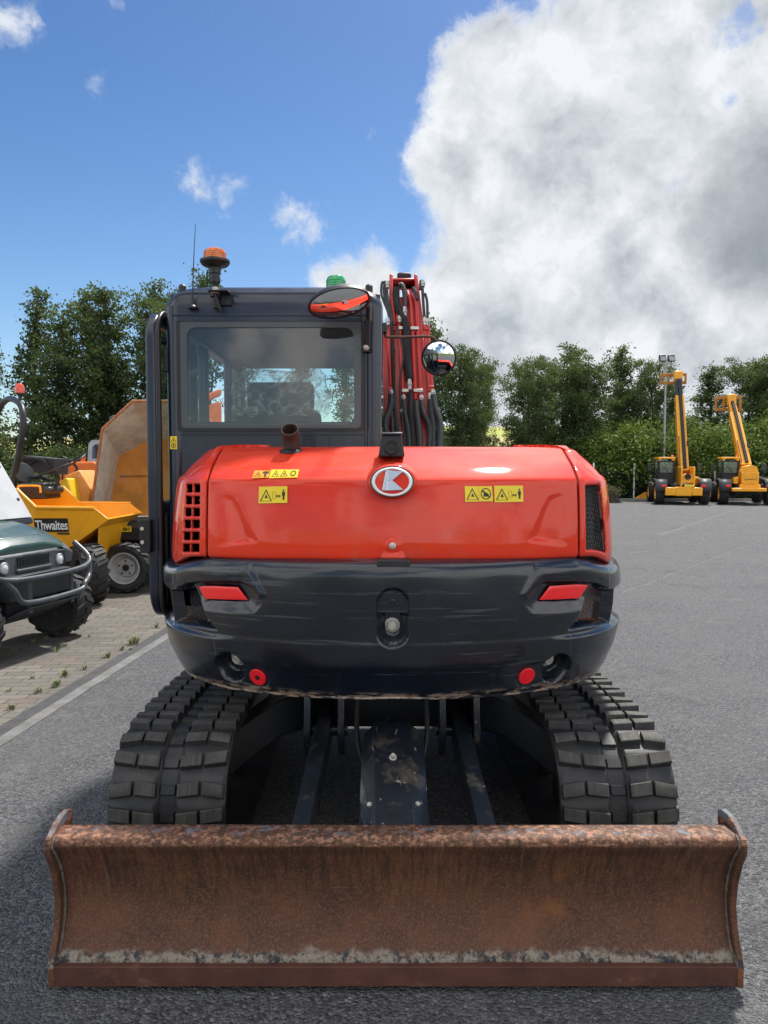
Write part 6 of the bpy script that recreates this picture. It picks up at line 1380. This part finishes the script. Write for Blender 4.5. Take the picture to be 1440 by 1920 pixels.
# ================================================================== TELEHANDLERS
CARR = pm('worn_ochre_steel', (.42, .18, .03), .6, var=.3, scale=6, dirt=((.10, .06, .03), .5, 5, .7))
def telehandler(px, Yd, rz, label, variant):
    o = local('telehandler', P(px, 940, Yd).x, Yd, rz, label, 'telehandler', 'yellow telehandlers parked at the far kerb')
    TY = DY
    for x, s_ in ((-.98, -1), (.98, 1)):
        for y in (0, 2.7): wheel('wheel', (x, y, .52), .52, .40, (s_, 0, 0), o, DY, 16, hub=.58)
    b = MB(); b.bb(-.52, .52, -.25, 3.3, .45, .95); b.build('chassis', DARKU, o, bevel=.03)
    b = MB()
    for s_ in (-1, 1):
        b = MB(); L0 = [(s_ * .78, -.62, .62), (s_ * .80, -.60, .98), (s_ * .80, -.35, 1.16), (s_ * .80, .35, 1.18), (s_ * .80, .62, 1.0)]; th = .03
        vs = []
        for (x, y, z) in L0: vs += [(s_ * .70, y, z), (s_ * 1.22, y, z)]
        b.add(vs, [(2 * k, 2 * k + 1, 2 * k + 3, 2 * k + 2) for k in range(4)]); b.build('mudguard', DGP, o, smooth=60, solid=.03)
    for s_ in (-1, 1): MB().bb(s_ * .86 - .1, s_ * .86 + .1, -.66, -.62, .82, .92).build('tail_light', REFL, o, bevel=.01)
    b = MB()
    if variant == 0: b.bb(-.80, -.35, -.75, -.45, .42, .80); b.bb(.35, .80, -.75, -.45, .42, .80); b.bb(-.36, .36, -.72, -.3, .40, .82)
    else: b.bb(-.72, .72, -.85, -.4, .62, .78); b.bb(-.36, .50, -.62, .1, .74, .95)
    b.build('rear_bumper', TY, o, bevel=.04)
    if variant == 0:
        q = MB().bb(.02, .42, -.735, -.722, .82, .94).build('number_plate', YEL, o); 
        b = MB(); b.bb(-.12, -.04, -.55, 1.2, .80, 1.75); b.bb(.42, .50, -.55, 1.2, .80, 1.75); b.prism([(-.12, 1.0), (.5, 1.0), (.52, 1.22), (.30, 1.42), (.05, 1.42), (-.12, 1.22)], -.50, -.2, 'y'); b.build('boom_tower', TY, o, bevel=.03)
        MB().lathe((.19, -.52, 1.30), [(.14, 0), (.14, .04), (.10, .05), (.08, .03), (.002, .03)], (0, -1, 0), 20).build('tower_cap', BLK, o)
        b = MB(); b.prism([(.55, .8), (1.0, 1.12), (.75, 1.28), (.5, 1.32)], .2, 2.4, 'y'); b.build('engine_cover', TY, o, bevel=.05)
    else:
        MB().bb(-.30, .42, -.62, .5, .95, 1.50).build('rear_cover', TY, o, bevel=.03); b = MB(); b.prism([(-.3, 1.5), (.42, 1.5), (.34, 1.75), (.1, 1.82), (-.2, 1.75)], -.5, .4, 'y'); b.build('boom_tower', TY, o, bevel=.02)
        b = MB(); b.bb(-.16, .30, -.63, -.615, 1.10, 1.15); 
        text('LJ18YLT', .52, .085, INK, o, Matrix.Translation((-.18, -.626, 1.12)) @ Matrix.Rotation(R(90), 4, 'X'), 'lettering', .02)
        b = MB(); b.prism([(.62, .9), (1.05, 1.12), (.85, 1.25), (.5, 1.3)], .4, 2.4, 'y'); b.build('engine_cover', DGP, o, bevel=.05)
        b = MB(); b.prism([(-.62, .95), (-.35, .95), (-.35, 1.3), (-.55, 1.25)], -.3, .4, 'y'); b.build('side_tank', TY, o, bevel=.05)
    # cab on the left: four posts, glass, roof
    x0, x1, y0, y1, z0, z1 = -1.02, -.26, .30, 1.75, .78, 2.12
    b = MB()
    for x in (x0, x1 - .06):
        for y in (y0, y1 - .06): b.bb(x, x + .06, y, y + .06, z0, z1)
    b.bb(x0, x1, y0, y0 + .06, z0, 1.42); b.bb(x0, x1, y0 + .06, y1 - .06, z0, 1.05); b.bb(x0 + .001, x1 - .001, y1 - .05, y1, z0, 1.2)
    cb = b.build('cab', BLK, o, bevel=.02)
    b = MB(); b.ring(rrect(x0 + .05, x1 - .05, 1.42, 2.02, .05, 3), rrect(x0 + .10, x1 - .10, 1.47, 1.97, .05, 3), y0 - .01, y0 + .02); b.build('window_frame', BLK, cb)
    MB().bb(x0 + .08, x1 - .08, y0 + .0, y0 + .008, 1.45, 1.99).build('glass_pane', GLASS, cb, smooth=0); MB().bb(x0 + .03, x1 - .03, y1 - .03, y1 - .02, 1.2, 2.1).build('glass_pane', GLASS, cb, smooth=0)
    MB().bb(x1 - .04, x1 - .03, y0 + .06, y1 - .06, 1.05, 2.1).build('glass_pane', GLASS, cb, smooth=0)
    MB().tube([(x0 + .14, y0 - .02, 1.88), (x1 - .28, y0 - .02, 1.5)], .010, 5).build('wiper', BLK, cb)
    b = MB(); b.bb(x0 - .02, x1 + .02, y0 - .06, y1 + .05, z1, z1 + .08); b.prism([(x0, z1), (x0 + .2, z1), (x0 + .12, z1 - .07), (x0 + .06, z1 - .12)], y0 - .05, y0 + .01); b.prism([(x1, z1), (x1 - .2, z1), (x1 - .12, z1 - .07), (x1 - .06, z1 - .12)], y0 - .05, y0 + .01); b.build('cab_roof', TY, cb, bevel=.02)
    b = MB(); b.bb(-.85, -.45, .9, 1.05, 1.1, 1.75); b.build('seat', BLK, cb, bevel=.04)
    MB().lathe((x1 - .1, y0 + .2, z1 + .08), [(.05, 0), (.05, .09), (.03, .12), (.002, .12)], (0, 0, 1), 12).build('beacon', AMBER, cb)
    # boom up and away
    if variant == 0: b0, b1, wd, tilt = Vector((.20, .8, 1.45)), Vector((.25, 3.4, 6.15)), .22, 0
    else: b0, b1, wd, tilt = Vector((.04, .5, 1.70)), Vector((-.22, 3.2, 4.95)), .24, 0
    d = (b1 - b0); s = Vector((1, 0, 0)); u = d.cross(s).normalized()
    def sec(t, w, h, off=0): c = b0 + d * t + u * off; return [c + s * w + u * h, c - s * w + u * h, c - s * w - u * h, c + s * w - u * h]
    bo_ = MB().loft([sec(0, wd, .26), sec(.80, wd * .92, .22)]).build('boom', TY, o, bevel=.02)
    MB().loft([sec(.79, wd * .72, .16), sec(1.0, wd * .70, .15)]).build('inner_boom', DGP if variant == 0 else TY, bo_, bevel=.01)
    fb_ = -u if u.y > 0 else u
    b = MB(); b.tube([b0 + d * .02 + fb_ * .30 + s * .04, b0 + d * .78 + fb_ * .27 + s * .02, b0 + d * .97 + fb_ * .2], .085 if variant == 0 else .075, 8); b.build('hose_chain', BLK, bo_)
    b = MB(); b.tube([b0 + d * .25 + fb_ * .27 + s * (wd + .02), b0 + d * .30 + fb_ * .27 + s * (wd + .02)], .05); b.tube([b0 + d * .02 + fb_ * .3 - s * .18, b0 + d * .35 + fb_ * .28 - s * .17], .015); b.build('pipework', BLK, bo_)
    e = b0 + d; b = MB(); hd = MB()
    hd.box(e + Vector((0, .05, .15)), (.42, .4, .55)); hd.build('boom_head', TY, bo_, bevel=.06)
    y_ = e.y + .3
    if variant == 0:
        for z in (-.28, .30): b.bb(e.x - .82, e.x + .45, y_, y_ + .08, e.z + z * .7, e.z + z * .7 + .15)
        for x in (-.78, -.42, .40): b.bb(e.x + x - .05, e.x + x + .05, y_ - .02, y_ + .1, e.z - .20, e.z + .34)
        for x in (-.8, .38): b.bb(e.x + x - .05, e.x + x + .05, y_ + .1, y_ + 1.2, e.z - .32, e.z - .26)
    else:
        for z in (-.45, .25): b.bb(e.x - .72, e.x + .50, y_, y_ + .08, e.z + z * .85, e.z + z * .85 + .16)
        for x in (-.68, -.3, .46): b.bb(e.x + x - .06, e.x + x + .06, y_ - .02, y_ + .1, e.z - .38, e.z + .34)
    b.build('fork_carriage', CARR, bo_, bevel=.01)
    if variant == 0:
        MB().tube([e + Vector((.05, -.1, -.1)), e + Vector((.08, -.2, -.45))], .05, 10).build('tilt_ram', CHROME, bo_)
    # stabilisers and mirror
    b = MB()
    b.prism([(-1.15, 0.02), (-1.75, .02), (-1.72, .16), (-1.25, .45), (-1.1, .45)], 3.3, 3.42, 'y'); b.build('stabiliser_leg', TY, o, bevel=.01); b = MB(); b.prism([(1.15, 0.02), (1.65, .02), (1.62, .16), (1.2, .45), (1.1, .45)], 3.3, 3.42, 'y')
    b.build('stabiliser_leg', TY, o, bevel=.01)
    b = MB(); b.tube([(.75, 1.6, 1.15), (1.05, 1.6, 1.35), (1.05, 1.6, 1.75)], .015); b.bb(.96, 1.14, 1.58, 1.64, 1.55, 1.90); b.build('side_mirror', DGP, o, bevel=.02)
    b = MB(); b.tube([(-1.02, 1.7, 1.7), (-1.2, 1.7, 1.72)], .012); b.bb(-1.30, -1.16, 1.68, 1.72, 1.55, 1.9); b.build('side_mirror', DGP, o, bevel=.02)
    return o
telehandler(1277, 34.8, R(-13), 'left-hand yellow telehandler with its boom raised almost upright, standing at the far kerb', 0)
telehandler(1398, 34.5, R(-16), 'right-hand yellow telehandler with its boom leaning left, cut by the right edge', 1)
